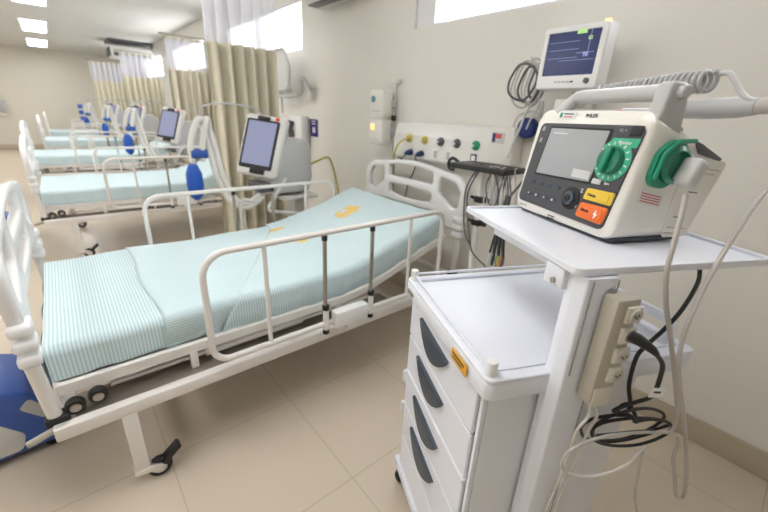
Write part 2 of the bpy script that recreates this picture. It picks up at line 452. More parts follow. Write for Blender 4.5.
    for end, xx, k_, dz_ in (('footboard', -.205, 1.09, -.02), ('headboard', 1.925, .97, 0)):
        T_ = Matrix.Diagonal((1, k_, 1, 1))
        h = obj(end, plate(O, H, .04, .014, 3), 'whiteplastic', t, Mx=Matrix.Translation((0, 0, dz_)) @ T_ @ YZ(xx, 0, 0))
        inn = 1 if xx < 1 else -1
        for s in (-.50*k_, .50*k_):
            for k in range(3):
                obj('bumper', box((.058, .085, .040), (xx+.006*inn, s, .775-k*.052+dz_), .013, 3), 'whiteplastic', h)
            obj('post', cyl((xx+.015*inn, s-.03*(1 if s > 0 else -1)*0, .405), (xx, s, .65), .021, 16), bedbody, t)
            obj('post_base', box((.065, .056, .028), (xx+.02*inn, s, .402), .006), 'black', t)
    # guard rails
    for s, zt in ((-.62, .905), (.46+.06, .895)):
        zb = .448
        outer = fillet([(.30, s, zt), (1.59, s, zt), (1.59, s, zb), (.30, s, zb)], [.09, .07, .05, .07], 7, True)
        g = obj('side_rail', tube(outer, .013, 12, True), bedbody, t)
        for xx, mt in ((.535, bedbody), (.81, 'steel'), (1.08, 'steel'), (1.34, bedbody)):
            obj('bar', cyl((xx, s, zb), (xx, s, zt), .0095, 12), mt, g, None if mt == bedbody else 'dull steel sliding bar')
            if mt == 'steel':
                obj('bar_cap', cyl((xx, s, zt-.035), (xx, s, zt-.012), .013, 12), 'black', g)
                sl = obj('sleeve', cyl((xx, s-.004, zb-.03), (xx, s-.004, zb+.09), .0145, 14), 'whitemetal', g)
                obj('ring', cyl((xx, s-.004, zb+.078), (xx, s-.004, zb+.10), .0165, 14), 'black', sl)
                obj('ring', cyl((xx, s-.004, zb-.05), (xx, s-.004, zb-.028), .0160, 14), 'black', sl)
        q = s-.012 if s < 0 else s+.012
        obj('rail_lock', box((.19, .055, .085), (.945, q, .462), .008), 'whiteplastic', g)
        obj('lock_lever', box((.06, .03, .03), (.945, q, .412), .006), 'whiteplastic', g)
        for xx in (.66, 1.22): obj('rail_mount', cyl((xx, s, zb), (xx, s*.88, .40), .011, 10), bedbody, g)
    return t
bed = make_bed()
bed['label'] = 'white hospital bed nearest the camera, beside the drawer cart'

def mattress_section(off=0, n=7):
    """arc-length list of (y, dz, s) going from near bottom up, over, down far"""
    wn, wf, h, r = -.49-off, .46+off, .13+off, .035
    pts = fillet([(0, wn, .004), (0, wn, h), (0, wf, h), (0, wf, .004)], r, n)
    out = [];
    for a, b in zip(pts, pts[1:]):
        L = (b-a).length; k = max(1, int(L/.05))
        for i in range(k): out.append(a+(b-a)*(i/k))
    out.append(pts[-1]); s = 0; res = []
    for i, p in enumerate(out):
        if i: s += (p-out[i-1]).length
        res.append((p.y, p.z, s))
    return res
def wob(x, y): return .004*sin(7*x+2*y)+.003*sin(13*x-5*y+1)+.002*sin(23*y+3*x)
def drape(x0f, x1, off, nx=60, close=False, band=None):
    """band=(s0,s1) restricts the arc length; x0f(s) is the start x"""
    sec = mattress_section(off)
    if band: sec = [q for q in sec if band[0] <= q[2] <= band[1]]
    b = bmesh.new(); G = []
    for i in range(nx+1):
        row = []
        for (y, dz, s) in sec:
            a = x0f(s); x = a+(x1-a)*i/nx
            e = min(1, max(0, dz/.13))
            flare = (.004*sin(40*x)+.003*sin(71*x+1))*(1-e)
            endr = 0
            if close:   # round the two ends
                d = min(x-a, x1-x); endr = .03*(1-min(1, d/.03))**2
            row.append(b.verts.new((x, y+(-flare if y < 0 else flare), plat(x)+dz+e*wob(x, y)-endr*e)))
        G.append(row)
    for A, B in zip(G, G[1:]):
        for k in range(len(sec)-1): b.faces.new((A[k], A[k+1], B[k+1], B[k]))
    if close:
        b.faces.new(G[0]); b.faces.new(G[-1]); b.faces.new([r[0] for r in G]+[r[-1] for r in reversed(G)])
    return b
def make_mattress():
    m = thing('mattress', 'x', 'mattress', (0, 1.96, 0), 0, 'mattresses in striped sheets')
    obj('core', drape(lambda s: -.165, 1.71, -.006, close=True), 'mattress', m, 'grey blue vinyl core, only its underside edge shows')
    obj('sheet', drape(lambda s: -.178, 1.722, .0), 'linen', m)
    return m
mtr = make_mattress(); mtr['label'] = 'mattress in pale green striped sheet on the nearest bed'
# end flap of the sheet at the foot
def endflap():
    b = bmesh.new(); n = 24; G = []
    for i in range(n+1):
        y = -.49+.95*i/n; r = []
        for k in range(6):
            z = .506+.11*(k/5); r.append(b.verts.new((-.182-.006*sin(k/5*pi)-.003*sin(25*y+k), y, z)))
        G.append(r)
    for A, B in zip(G, G[1:]):
        for k in range(5): b.faces.new((A[k], A[k+1], B[k+1], B[k]))
    return b
obj('sheet_end', endflap(), 'linen', mtr)
# folded draw sheets lying over the nearest mattress
d1 = obj('draw_sheet', drape(lambda s: .165+.01*sin(9*s), 1.0, .004, 50), 'linenh')
tag(d1, 'draw sheet with turned stripes folded over the middle of the nearest bed', 'sheet'); d1.location = (0, 1.96, 0)
d2 = obj('top_sheet', drape(lambda s: min(.98, .37+.62*max(0, s)), 1.718, .013, 60), 'linengold')
tag(d2, 'top sheet with yellow print and diagonal fold on the nearest bed', 'sheet'); d2.location = (0, 1.96, 0)
for o in (d1, d2):
    md = o.modifiers.new('th', 'SOLIDIFY'); md.thickness = .002; md.offset = 1

beds = [('second hospital bed from the front, behind the first curtain', 'second', (-.04, 2.92)), ('third hospital bed from the front', 'third', (-.15, 5.75)), ('fourth hospital bed from the front, blurred', 'fourth', (-.03, 8.6)), ('farthest hospital bed near the end wall', 'farthest', (.05, 11.3))]
for lab, w, (dx, dy) in beds:
    b = copy_tree(bed); b['label'] = 'white '+lab if not lab.startswith('farthest') else lab; b.location = (dx, 1.96+dy, 0)
    m = copy_tree(mtr); m['label'] = 'mattress in pale green sheet on the %s bed' % w; m.location = (dx, 1.96+dy, 0)

# ------------------------------------------------------------------ drawer cart
CA = (.586, .326, 0); CR = radians(-25)
cart = thing('drawer_cart', 'white hospital drawer cart with dark grey pulls and raised shelf, in the foreground', 'cart', CA, CR)
CW, CD = .49, .44
obj('base_frame', bx2((-.012, .0, .085), (.47, CW+.012, .125), .008), 'cart', cart)
obj('near_side_panel', bx2((.018, .012, .125), (.43, .022, .85), .002), 'cartpanel', cart)
obj('far_side_panel', bx2((.018, CW-.02, .125), (.43, CW-.010, .85), .002), 'cartpanel', cart)
obj('rear_panel', bx2((.42, .022, .125), (.43, CW-.02, .85), .002), 'cartpanel', cart)
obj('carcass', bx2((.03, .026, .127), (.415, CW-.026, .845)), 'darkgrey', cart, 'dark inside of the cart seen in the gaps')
for yy in (.0125, CW-.024): obj('corner_strip', bx2((.006, yy, .125), (.017, yy+.012, .85), .002), 'cart', cart)
def half_moon(w, h):
    P = [(-w/2, 0)]
    n = 18
    for i in range(n+1):
        a = i/n
        P.append((-w/2+w*a, -h*(sin(pi*a)**.75)))
    P.append((w/2, 0))
    Q = []
    for p in P:
        if not Q or (abs(p[0]-Q[-1][0])+abs(p[1]-Q[-1][1])) > 1e-4: Q.append(p)
    return Q
def drawer(z0, z1, hz):
    # front panel with a half-moon recess, the dark cup sits inside it
    O = rrect(CW-.052, z1-z0-.004, .006, (0, (z0+z1)/2))
    d = obj('drawer', plate(O, (), .016, .003), 'cart', cart, Mx=YZ(.006, CW/2+.002, 0))
    cup = obj('handle', plate(half_moon(.20, .076), (), .012, .003), 'darkgrey', d, 'slate grey half-moon pull', Mx=YZ(-.0065, .27, hz+.006) @ Matrix.Rotation(radians(-5), 4, 'Z'))
    return d
drawer(.715, .845, .815); drawer(.572, .713, .678)
drawer(.425, .558, .520); drawer(.275, .423, .385)
obj('plinth_panel', plate(rrect(CW-.052, .140, .006, (0, .2015)), (), .016, .003), 'cart', cart, Mx=YZ(.006, CW/2+.002, 0))
obj('divider_strip', bx2((-.006, .026, .558), (.02, CW-.026, .572), .002), 'cart', cart)
for zz in (.50, .36): obj('hinge_tab', bx2((-.005, CW-.012, zz), (.02, CW+.004, zz+.045), .003), 'cart', cart)
# work top
top = obj('worktop', plate(rrect(.565, CW+.035, .02, (.27, CW/2)), (), .045, .006), 'cart', cart, Mx=MT((0, 0, .8725)))
obj('worktop_tray', plate(rrect(.50, CW-.04, .012, (.27, CW/2)), (), .004, .001), 'cart', top, Mx=MT((0, 0, .8965)))
obj('rim', plate(rrect(.565, CW+.035, .02, (.27, CW/2)), [rrect(.515, CW-.02, .012, (.27, CW/2))], .01, .003), 'cart', top, Mx=MT((0, 0, .899)))
for (px, py) in ((.006, .006), (.006, CW-.006), (.53, CW-.006)):
    obj('corner_post', lathe([(.0128, .895), (.0128, .932), (.0115, .937), (.006, .939)], 20, MT((px, py, 0))), 'whiteplastic', cart)
obj('guard_rail', tube(fillet([(.008, .02, .905), (.008, CW-.02, .919)], .01), .004), 'cart', cart)
obj('guard_rail', tube([(.02, CW-.006, .924), (.52, CW-.006, .924)], .0042), 'cart', cart)
obj('lock_slot', box((.006, .045, .012), (-.015, CW-.035, .872), .002), 'steel', cart)
lb = obj('warning_label', bx2((-.0185, .06, .856), (-.0165, .138, .885), .0006), 'label', cart, 'small orange label')
obj('label_print', box((.001, .060, .004), (-.0192, .10, .877), 0), 'print', lb); obj('label_print', box((.001, .045, .003), (-.0192, .104, .868), 0), 'print', lb)
obj('push_handle', tube(fillet([(.50, CW-.04, .885), (.542, CW-.04, .945), (.542, .04, .945), (.50, .04, .885)], .03), .0125, 14), 'cart', cart)
for (px, py) in ((.03, .04), (.03, CW-.02), (.42, .04), (.42, CW-.02)):
    c = obj('caster', lathe([(.02, -.012), (.04, -.011), (.044, -.005), (.044, .005), (.04, .011), (.02, .012)], 24, basis((px, py, .044), (1, 0, 0), (0, 0, 1), (0, -1, 0))), 'black', cart)
    obj('caster_fork', box((.04, .032, .05), (px, py, .068), .01), 'whiteplastic', c)
# column with raised shelf
ax = .160; ay = -.026
post = obj('column', plate(poly([(.140, -.048), (.205, -.050), (.216, -.036), (.216, .006), (.140, .006), (.134, -.02)], .006), (), 1.00, .001), 'cart', cart, 'white aluminium column carrying the shelf', Mx=MT((0, 0, .635)))
obj('slot_seam', bx2((.207, -.0506, .14), (.2095, -.0495, 1.13)), 'inkgrey', post)
obj('slot_seam', bx2((.150, -.0505, .92), (.1525, -.0485, 1.13)), 'inkgrey', post)
obj('bracket', bx2((.150, .0, 1.112), (.205, .30, 1.1355), .004), 'cart', cart)
obj('clamp_plate', bx2((.126, .0, 1.090), (.150, .055, 1.1355), .005), 'cart', cart)
obj('screw', lathe([(.006, 0), (.006, .004), (.003, .006)], 14, basis((.125, .022, 1.104), (0, -1, 0), (0, 0, 1), (-1, 0, 0))), 'steel', cart)
obj('screw', lathe([(.007, 0), (.007, .004), (.003, .006)], 14, basis((.196, -.0515, 1.108), (1, 0, 0), (0, 0, 1), (0, -1, 0))), 'steel', cart)
SR = radians(-2)
shelf = obj('shelf', plate(rrect(.49, .495, .018, (.245, .2475), 6), (), .008, .003), 'cart', cart, 'white square shelf on the column', Mx=MT((.122, -.037, 1.140), (0, 0, SR)))
obj('shelf_lip', plate(rrect(.49, .495, .018, (.245, .2475), 6), [rrect(.478, .483, .014, (.245, .2475), 6)], .010, .002), 'cart', shelf, Mx=MT((.122, -.037, 1.147), (0, 0, SR)))

# power strip on the column
ps = thing('power_strip', 'beige four-socket power strip screwed to the cart column', 'power strip', CA, CR)
pM = basis((.205, -.052, .985), (1, 0, 0), (0, 0, 1), (0, -1, 0))
obj('housing', box((.054, .236, .034), (.0, .004, .017), .004), 'strip', ps, Mx=pM)
obj('end_block', box((.044, .045, .004), (.0, -.095, .035), .0015), 'hooky' if False else 'socketw', ps, Mx=pM)
for k, zz in enumerate((.092, .048, .004, -.040)):
    s = obj('socket', box((.034, .034, .008), (.0125, zz, .037), .003), 'socketw', ps, Mx=pM)
    obj('socket_well', lathe([(.0135, 0), (.0135, .003), (.010, .003), (.009, .001)], 20, MT((.0145, zz, .0405))), 'cable2', s, Mx=pM)
    for dx, dz in ((-.005, .0), (.005, .0), (0, -.004)):
        obj('pin_hole', lathe([(.0018, 0), (.0018, .001)], 8, MT((.0145+dx, zz+dz, .0430))), 'print', s, Mx=pM)

# black plug with coiled cord
pc = thing('coiled_cable', 'black power cord plugged into the strip and coiled below it', 'cord', CA, CR)
plug = obj('plug', tube([(.2165, -.0965, 1.037), (.222, -.108, 1.036), (.232, -.116, 1.030), (.246, -.122, 1.020), (.254, -.126, 1.012)], [.0115, .0112, .0095, .008, .0055], 14), 'black', pc)
cordA = catmull([(.254, -.126, 1.012), (.280, -.125, .985), (.298, -.118, .950), (.312, -.11, .905), (.335, -.09, .865), (.325, -.07, .835), (.290, -.06, .812), (.330, -.05, .785)], 8)
obj('cord', tube(cordA, .0044, 8), 'black', pc)
random.seed(3)
cpts = []
cx, cy, cz = .362, -.035, .722
import itertools
for i in range(0, 4*12+1):
    a = 2*pi*i/12; turn = i//12
    tt = i/12; rx = .106+.020*sin(tt*2.1+1)+.008*sin(3*a); rz = .046+.024*sin(tt*1.9+.5)
    cpts.append((cx+rx*cos(a+1.9)+.004*tt, cy-.014*sin(a+1.9)-.006*tt, cz+rz*sin(a+1.9)+.016*sin(tt*2.6)-.16*(rx*cos(a+1.9))))
obj('cord_coil', tube(catmull([cordA[-1]]+cpts, 3), .0037, 7), 'black', pc)
cordB = catmull([(.560, .06, 1.129), (.566, .055, 1.10), (.544, .03, 1.064), (.446, -.02, 1.030), (.392, -.035, .995), (.338, -.045, .962), (.316, -.05, .940), (.322, -.05, .871), (.345, -.05, .815), (.35, -.05, .79)], 8)
obj('cord', tube(cordB, .0046, 8), 'black', pc)
obj('tie', tube(catmull([(.34+.02*cos(a), -.055+.02*sin(a), .788+.012*sin(2*a)) for a in [k*pi/4 for k in range(8)]], 4, True), .0046, 7, True), 'black', pc)
tg = obj('cord_tag', box((.040, .002, .022), (.298, -.124, .914), .0006, R=Matrix.Rotation(radians(12), 4, 'Y')), 'whiteplastic', pc, 'white paper cord tag')
obj('tag_print', box((.018, .001, .004), (.294, -.1255, .917), 0, R=Matrix.Rotation(radians(12), 4, 'Y')), 'print', tg)

# grey cables hanging in front of the cart
dc = thing('therapy_cable', 'thick grey cable from the defibrillator plug, looping below the shelf', 'cable', CA, CR)
c1 = [(.306, -.046, 1.290), (.298, -.056, 1.255), (.288, -.066, 1.21), (.283, -.075, 1.15), (.303, -.08, 1.085), (.348, -.082, 1.0), (.417, -.085, .862), (.452, -.085, .785), (.443, -.09, .748), (.390, -.098, .764), (.327, -.105, .786), (.216, -.115, .812), (.140, -.122, .812), (.109, -.124, .785), (.12, -.13, .757), (.158, -.15, .757), (.214, -.165, .785), (.292, -.14, .789), (.318, -.125, .76), (.336, -.12, .696), (.360, -.12, .60), (.42, -.12, .45), (.44, -.13, .22), (.40, -.20, .02), (.30, -.30, .008), (.15, -.34, .008)]
q1 = catmull(c1, 8); obj('cable', tube(q1, [.0046 if i < 50 else max(.0032, .0046-.0001*(i-50)) for i in range(len(q1))], 10), 'cable', dc)
dc2 = thing('paddle_lead', 'grey lead sweeping down past the shelf corner to a long loop', 'cable', CA, CR)
c2 = [(.80, .10, 1.385), (.90, .06, 1.42), (.93, .03, 1.40), (.84, .01, 1.36), (.70, .0, 1.335), (.596, -.0, 1.288), (.473, -.045, 1.207), (.414, -.065, 1.122), (.363, -.09, 1.056), (.343, -.105, 1.003), (.352, -.115, .941), (.421, -.117, .81), (.508, -.112, .647), (.572, -.102, .518), (.560, -.095, .505), (.534, -.092, .56), (.472, -.10, .67), (.428, -.122, .745), (.402, -.128, .785)]
tc = thing('thin_cable', 'thin beige cable hanging from the bottom of the power strip', 'cable', CA, CR)
obj('cable', tube(catmull([(.200, -.07, .862), (.190, -.085, .84), (.178, -.08, .80), (.187, -.07, .731), (.190, -.062, .626), (.18, -.062, .521), (.17, -.065, .35), (.16, -.08, .10), (.13, -.15, .008), (.05, -.2, .006)], 8), .0032, 8), 'cable2', tc)
obj('cable', tube(catmull([(.208, -.07, .862), (.212, -.085, .84), (.211, -.078, .784), (.213, -.066, .652), (.200, -.066, .541), (.195, -.066, .471), (.19, -.07, .3), (.21, -.09, .1), (.25, -.16, .008), (.3, -.2, .006)], 8), .0032, 8), 'cable2', tc)

# ------------------------------------------------------------------ defibrillator
DL = (.899, .273, 1.1475); DR = -.41
df = thing('defibrillator', 'white and charcoal defibrillator with green dial on the cart shelf', 'defibrillator', DL, DR)
WD, HF = .363, .287
def dbody():
    b = bmesh.new(); rings = []
    rec = rrect(1, 1, .12, (.5, .5), 7)
    ts = [(-.0, .020), (.010, .008), (.03, .002), (.07, 0), (.3, 0), (.5, 0), (.7, 0), (.93, .0), (.98, .004), (1, .012)]
    for t, ins in ts:
        zt = .289-.100*t; ring = []
        w, h = WD-2*ins, zt-.006-2*ins
        rec = rrect(w, h, .034, (WD/2, .006+ins+h/2), 7)
        for (l, z) in rec:
            f = .039*z/HF; k = .236+.32*max(0, z)*(1 if z < .2 else 1)
            ring.append(b.verts.new((f+(k-f)*t, l, z)))
        rings.append(ring)
    n = len(rings[0])
    for A, B in zip(rings, rings[1:]):
        for i in range(n): b.faces.new((A[i], A[(i+1) % n], B[(i+1) % n], B[i]))
    b.faces.new(rings[0]); b.faces.new(rings[-1]); return b
obj('shell', dbody(), 'defib', df)
th = math.atan2(.039, HF); cth, sth = cos(th), sin(th)
def FM(out): # face space: a=-l, b=up along the face
    return basis((-out*cth, 0, out*sth), (0, -1, 0), (sth, 0, cth), (-cth, 0, sth))
def fp(l, z): return (-l, z/cth)
def fpoly(P, r=.006): return poly([fp(l, z) for l, z in P], r)
obj('foot', box((.20, .34, .012), (.12, WD/2, .0055), .004), 'darkgrey', df)
fpnl = obj('front_panel', plate(fpoly([(.344, .032), (.028, .026), (.010, .255), (.333, .250)], .016), (), .006, .002), 'panel', df, 'charcoal front panel', Mx=FM(.001))
def onf(name, P, m, out, th_=.003, r=.003, bev=.0008, parent=fpnl, label=None):
    return obj(name, plate(fpoly(P, r), (), th_, bev), m, parent, label, Mx=FM(out))
def disc(name, l, z, r, m, out, h, parent=fpnl, r2=None, label=None, seg=32):
    a, bb = fp(l, z); r2 = r if r2 is None else r2
    return obj(name, lathe([(r, 0), (r, h*.7), (r2*.93, h)], seg, FM(out) @ MT((a, bb, 0))), m, parent, label)
bz = onf('screen_bezel', [(.302, .112), (.098, .118), (.086, .245), (.290, .243)], 'black', .0045, .002, .004)
sc_ = onf('screen', [(.296, .117), (.105, .123), (.094, .240), (.285, .238)], 'scrdef', .0058, .002, .003)
def flines(items, parent, out, m):
    for (l, z, w, h) in items:
        a, b_ = fp(l, z); obj('display_line', box((w, h, .0006), (a, b_, 0)), m, parent, Mx=FM(out))
flines([(.245, .226, .05, .003), (.135, .137, .055, .020)], sc_, .0072, 'lightgrey')
flines([(.200, .200, .15, .0012), (.175, .155, .12, .0012)], sc_, .0072, 'inkgrey')
# dial
dp = disc('dial_scale', .062, .178, .046, 'greenl', .0045, .0016)
onf('dial_label', [(.085, .207), (.014, .209), (.010, .228), (.080, .226)], 'greenl', .0049, .0018, .003)
for k in range(16):
    a = k*2*pi/16+.2; l_, z_ = .062+.038*cos(a), .178+.038*sin(a); aa, bb = fp(l_, z_)
    obj('scale_mark', box((.007, .0035, .0006), (0, 0, 0), 0), 'inkwhite', dp, Mx=FM(.0064) @ MT((aa, bb, 0), (0, 0, -a+pi/2*0+pi)))
aa, bb = fp(.045, .218); obj('scale_text', text('Monitor', .010), 'inkwhite', dp, Mx=FM(.0064) @ MT((aa, bb, 0)))
kn = disc('dial', .062, .178, .031, 'greend', .006, .014, r2=.030)
aa, bb = fp(.062, .178); obj('dial_grip', box((.013, .060, .014), (0, 0, 0), .004), 'green', kn, Mx=FM(.024) @ MT((aa, bb, 0), (0, 0, -.12)))
disc('joystick_ring', .143, .076, .028, 'black', .0045, .004, r2=.026)
jk = disc('joystick', .143, .076, .017, 'darkgrey', .0085, .008, r2=.012)
disc('joystick_tip', .143, .076, .008, 'black', .016, .004, parent=jk, r2=.006)
for k in range(4):
    l0 = .299-.0327*k
    onf('soft_key', [(l0+.013, .086), (l0-.013, .087), (l0-.012, .098), (l0+.012, .097)], 'darkgrey', .005, .003, .004)
    ik = onf('menu_key', [(l0+.012, .052), (l0-.012, .053), (l0-.011, .065), (l0+.011, .064)], 'darkgrey', .005, .002, .004)
    aa, bb = fp(l0+.001, .0585); obj('key_icon', lathe([(.0035, 0), (.0035, .0008)], [3, 4, 3, 5][k], MT((aa, bb, 0))), 'inkwhite', ik, Mx=FM(.0065))
yk = onf('charge_button', [(.103, .083), (.024, .083), (.023, .112), (.099, .110)], 'yellow', .006, .007, .004, .002, label='yellow charge button')
ok = onf('shock_button', [(.110, .040), (.030, .038), (.025, .077), (.104, .075)], 'orange', .006, .007, .006, .002, label='orange shock button')
aa, bb = fp(.079, .096); obj('button_text', text('Charge', .0085), 'print', yk, Mx=FM(.0105) @ MT((aa, bb, 0)))
onf('key_pad', [(.060, .087), (.030, .087), (.030, .106), (.058, .105)], 'yellow', .010, .004, .004, parent=yk)
aa, bb = fp(.084, .059); obj('button_text', text('Shock', .0095), 'print', ok, Mx=FM(.0105) @ MT((aa, bb, 0)))
onf('key_pad', [(.066, .044), (.034, .043), (.032, .070), (.064, .069)], 'orange', .010, .004, .008, parent=ok)
bolt = [(.049, .068), (.056, .055), (.051, .055), (.053, .045), (.043, .059), (.048, .059)]
onf('bolt_symbol', bolt, 'inkwhite', .0125, .001, .0004, .0001, parent=ok)
for s, l_, z_ in (('1', .098, .218), ('2', .116, .100), ('3', .120, .062)):
    aa, bb = fp(l_, z_); obj('step_number', text(s, .014), 'inkwhite', fpnl, Mx=FM(.0048) @ MT((aa, bb, 0)))
lbk = onf('sync_key', [(.098, .122), (.072, .122), (.071, .134), (.096, .134)], 'lightgrey', .0052, .002, .002)
aa, bb = fp(.055, .128); obj('panel_text', text('Sync', .008), 'inkwhite', fpnl, Mx=FM(.0048) @ MT((aa, bb, 0)))
aa, bb = fp(.062, .243); obj('panel_text', text('XL +', .009), 'inkgrey', fpnl, Mx=FM(.0048) @ MT((aa, bb, 0)))
onf('card_slot', [(.044, .232), (.016, .233), (.014, .254), (.042, .252)], 'black', .0048, .003, .002)
for z_ in (.235, .205):
    onf('side_icon', [(.322, z_-.006), (.312, z_-.006), (.312, z_+.006), (.320, z_+.006)], 'inkgrey', .0048, .001, .002)
aa, bb = fp(.166, .2715); obj('logo', text('PHILIPS', .0115), 'print', df, 'dark maker lettering', Mx=FM(.0022) @ MT((aa, bb, 0)))
st = onf('sticker', [(.278, .262), (.218, .263), (.218, .281), (.276, .281)], 'inkwhite', .001, .0012, .003, .0002, parent=df, label='small white inventory sticker')
onf('sticker_mark', [(.274, .266), (.265, .266), (.265, .278), (.273, .278)], 'gasg', .0022, .0008, .001, .0001, parent=st)
aa, bb = fp(.243, .275); obj('sticker_print', box((.034, .0025, .0006), (aa, bb, 0)), 'print', st, Mx=FM(.0022))
aa, bb = fp(.243, .268); obj('sticker_print', box((.030, .002, .0006), (aa, bb, 0)), 'inkred', st, Mx=FM(.0022))
onf('bezel_mark', [(.206, .010), (.180, .010), (.180, .0125), (.206, .0125)], 'print', .001, .001, .0005, .0001, parent=df)
onf('bezel_mark', [(.206, .016), (.180, .016), (.180, .0185), (.206, .0185)], 'print', .001, .001, .0005, .0001, parent=df)
aa, bb = fp(.315, .021); obj('model_text', text('HeartStart XL+', .0055), 'inkgrey', df, Mx=FM(.0018) @ MT((aa, bb, 0)))
# right side (y = 0 plane, facing -Y)
def sd(name, P, m, out, th_=.003, r=.002, bev=.0006, parent=df, label=None):
    return obj(name, plate(poly(P, r), (), th_, bev), m, parent, label, Mx=XZ(0, -out, 0))
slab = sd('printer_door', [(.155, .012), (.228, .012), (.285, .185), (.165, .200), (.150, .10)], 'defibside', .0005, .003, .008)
for (x_, z_, w_) in ((.205, .118, .030), (.188, .060, .034), (.190, .034, .06), (.232, .170, .07), (.228, .160, .05), (.178, .022, .05)):
    obj('groove', box((w_, .0012, .0022), (x_, -.0026, z_), 0, R=Matrix.Rotation(radians(6), 4, 'Y')), 'gasgrey' if w_ < .04 else 'strip', slab)
sd('recess_shade', [(.160, .231), (.185, .224), (.262, .193), (.256, .188), (.185, .203)], 'gasgrey', .001, .004, .003, label='dark plate coloured like the shaded recess behind the handle')  # flat plate, the shade of the hole is put into its dark colour
gc = sd('connector_collar', [(.052, .150), (.060, .205), (.095, .232), (.132, .228), (.150, .19), (.140, .150), (.100, .128), (.066, .132)], 'green', .004, .014, .03, .003, label='green connector collar')
obj('collar_rim', tube(fillet([(.058, -.016, .15), (.066, -.018, .204), (.096, -.018, .228), (.140, -.018, .230)], .02), .005, 10), 'green', gc)
sock = obj('connector_well', lathe([(.038, 0), (.040, .012), (.030, .018), (.028, .008)], 24, basis((.105, -.008, .180), (1, 0, 0), (0, 0, 1), (0, -1, 0))), 'greend', gc)
rl = sd('safety_label', [(.045, .098), (.120, .082), (.125, .108), (.052, .125)], 'inkwhite', .001, .0014, .002, .0002, label='white label with red lines')
for k in range(4):
    obj('label_line', box((.060, .0008, .0022), (.084, -.0022, .096+.0058*k), 0, R=Matrix.Rotation(radians(11), 4, 'Y')), 'inkred', rl)
# handle
hn = obj('handle', tube(fillet([(.055, .302, .272), (.085, .278, .318), (.085, .025, .322)], .022, 8), .0165, 16, flat=1.3), 'hgrey', df, 'thick grey carrying handle')
obj('handle_bracket', plate(poly([(.045, .245), (.125, .22), (.118, .29), (.110, .340), (.062, .342), (.055, .30)], .012), (), .034, .006), 'hgrey', df, Mx=XZ(0, .022, 0))
obj('handle_pivot', lathe([(.013, -.001), (.013, .014), (.010, .017)], 20, basis((.086, .006, .322), (1, 0, 0), (0, 0, 1), (0, -1, 0))), 'hgrey', df)
obj('paddle_tray', plate(rrect(.11, .30, .02, (0, 0)), (), .016, .005), 'hgrey', df, Mx=MT((.12, .18, .262), (0, radians(21), 0)))
obj('tray_lamp', box((.006, .012, .004), (.065, .12, .284), .001), 'redlamp', df)
# connector plug of the grey cable
pl = obj('plug', box((.036, .040, .060), (.130, -.034, .166), .009, 3, R=Matrix.Rotation(radians(22), 4, 'Y')), 'lightgrey', None)
pl.location = (0, 0, 0)
pl.data.transform(Matrix.Translation(DL) @ Matrix.Rotation(DR, 4, 'Z'))
pl.data.transform((Matrix.Translation(CA) @ Matrix.Rotation(CR, 4, 'Z')).inverted()); pl.parent = dc; pl['label'] = 'grey rectangular plug seated in the green connector'
# paddle with coiled cord behind the handle
pd = thing('defibrillator_paddle', 'grey paddle with coiled cord lying behind the defibrillator handle', 'paddle', DL, DR)
obj('grip', tube([(.22, .16, .292), (.20, .06, .294), (.20, .02, .295), (.20, -.04, .298), (.20, -.07, .300)], [.015, .020, .021, .020, .016], 18), 'hgrey', pd)
obj('strain_relief', tube([(.20, -.062, .300), (.20, -.085, .301), (.20, -.105, .300), (.20, -.12, .298)], [.014, .015, .010, .007], 14), 'cable', pd)
obj('paddle_head', box((.09, .07, .028), (.225, .20, .283), .010), 'hgrey', pd)
def helix():
    A, B = V((.215, .345, .350)), V((.195, .030, .350)); n = 21; out = []
    d = (B-A).normalized(); u = V((0, 0, 1)); u = (u-d*u.dot(d)).normalized(); w = d.cross(u)
    for i in range(n*12+1):
        t = i/(n*12); a = i*2*pi/12; r = .006+.014*min(1, t*1.3)
        out.append(A+(B-A)*(t**.9)+(u*cos(a)+w*sin(a))*r)
    return out
hx = helix()
obj('coil_cord', tube(hx, .0046, 8), 'hgrey', pd)
obj('cord_tail', tube(catmull([hx[-1], (.205, .025, .365), (.20, .0, .362), (.195, -.03, .330), (.19, -.055, .312), (.20, -.075, .305)], 8), .0055, 8), 'hgrey', pd)
# lead starts at the paddle end
Dm = (Matrix.Translation(CA) @ Matrix.Rotation(CR, 4, 'Z')).inverted() @ Matrix.Translation(DL) @ Matrix.Rotation(DR, 4, 'Z')
p0 = Dm @ V((.20, -.118, .298)); p1 = Dm @ V((.20, -.16, .292))
obj('cable', tube(catmull([tuple(p0), tuple(p1)]+c2[1:], 8), .0043, 10), 'cable', dc2)

# ------------------------------------------------------------------ wall equipment, bed 1
gr = thing('gas_rail', 'glossy white medical gas rail above the nearest bed head', 'wall panel', (W, 1.785, 0), 0)
prof = poly([(0, 1.10), (-.085, 1.10), (-.095, 1.12), (-.090, 1.27), (-.060, 1.345), (0, 1.375)], .018)
bm_ = plate(prof, (), .87, .002)
obj('trunking', bm_, 'gasrail', gr, Mx=basis((0, 0, 0), (1, 0, 0), (0, 0, 1), (0, -1, 0)))
for i, (yy, m_) in enumerate(((2.05, 'gasy'), (1.895, 'gasy'), (1.745, 'gasgrey'), (1.605, 'gasgrey'), (1.455, 'gasg'))):
    g = obj('gas_outlet', lathe([(.030, 0), (.030, .006), (.022, .010), (.018, .030), (.014, .032)], 22, basis((-.090, yy-1.785, 1.245), (0, -1, 0), (0, 0, 1), (-1, 0, 0))), m_, gr)
    obj('outlet_core', lathe([(.010, 0), (.010, .012), (.006, .014)], 16, basis((-.120, yy-1.785, 1.245), (0, -1, 0), (0, 0, 1), (-1, 0, 0))), 'chrome', g)
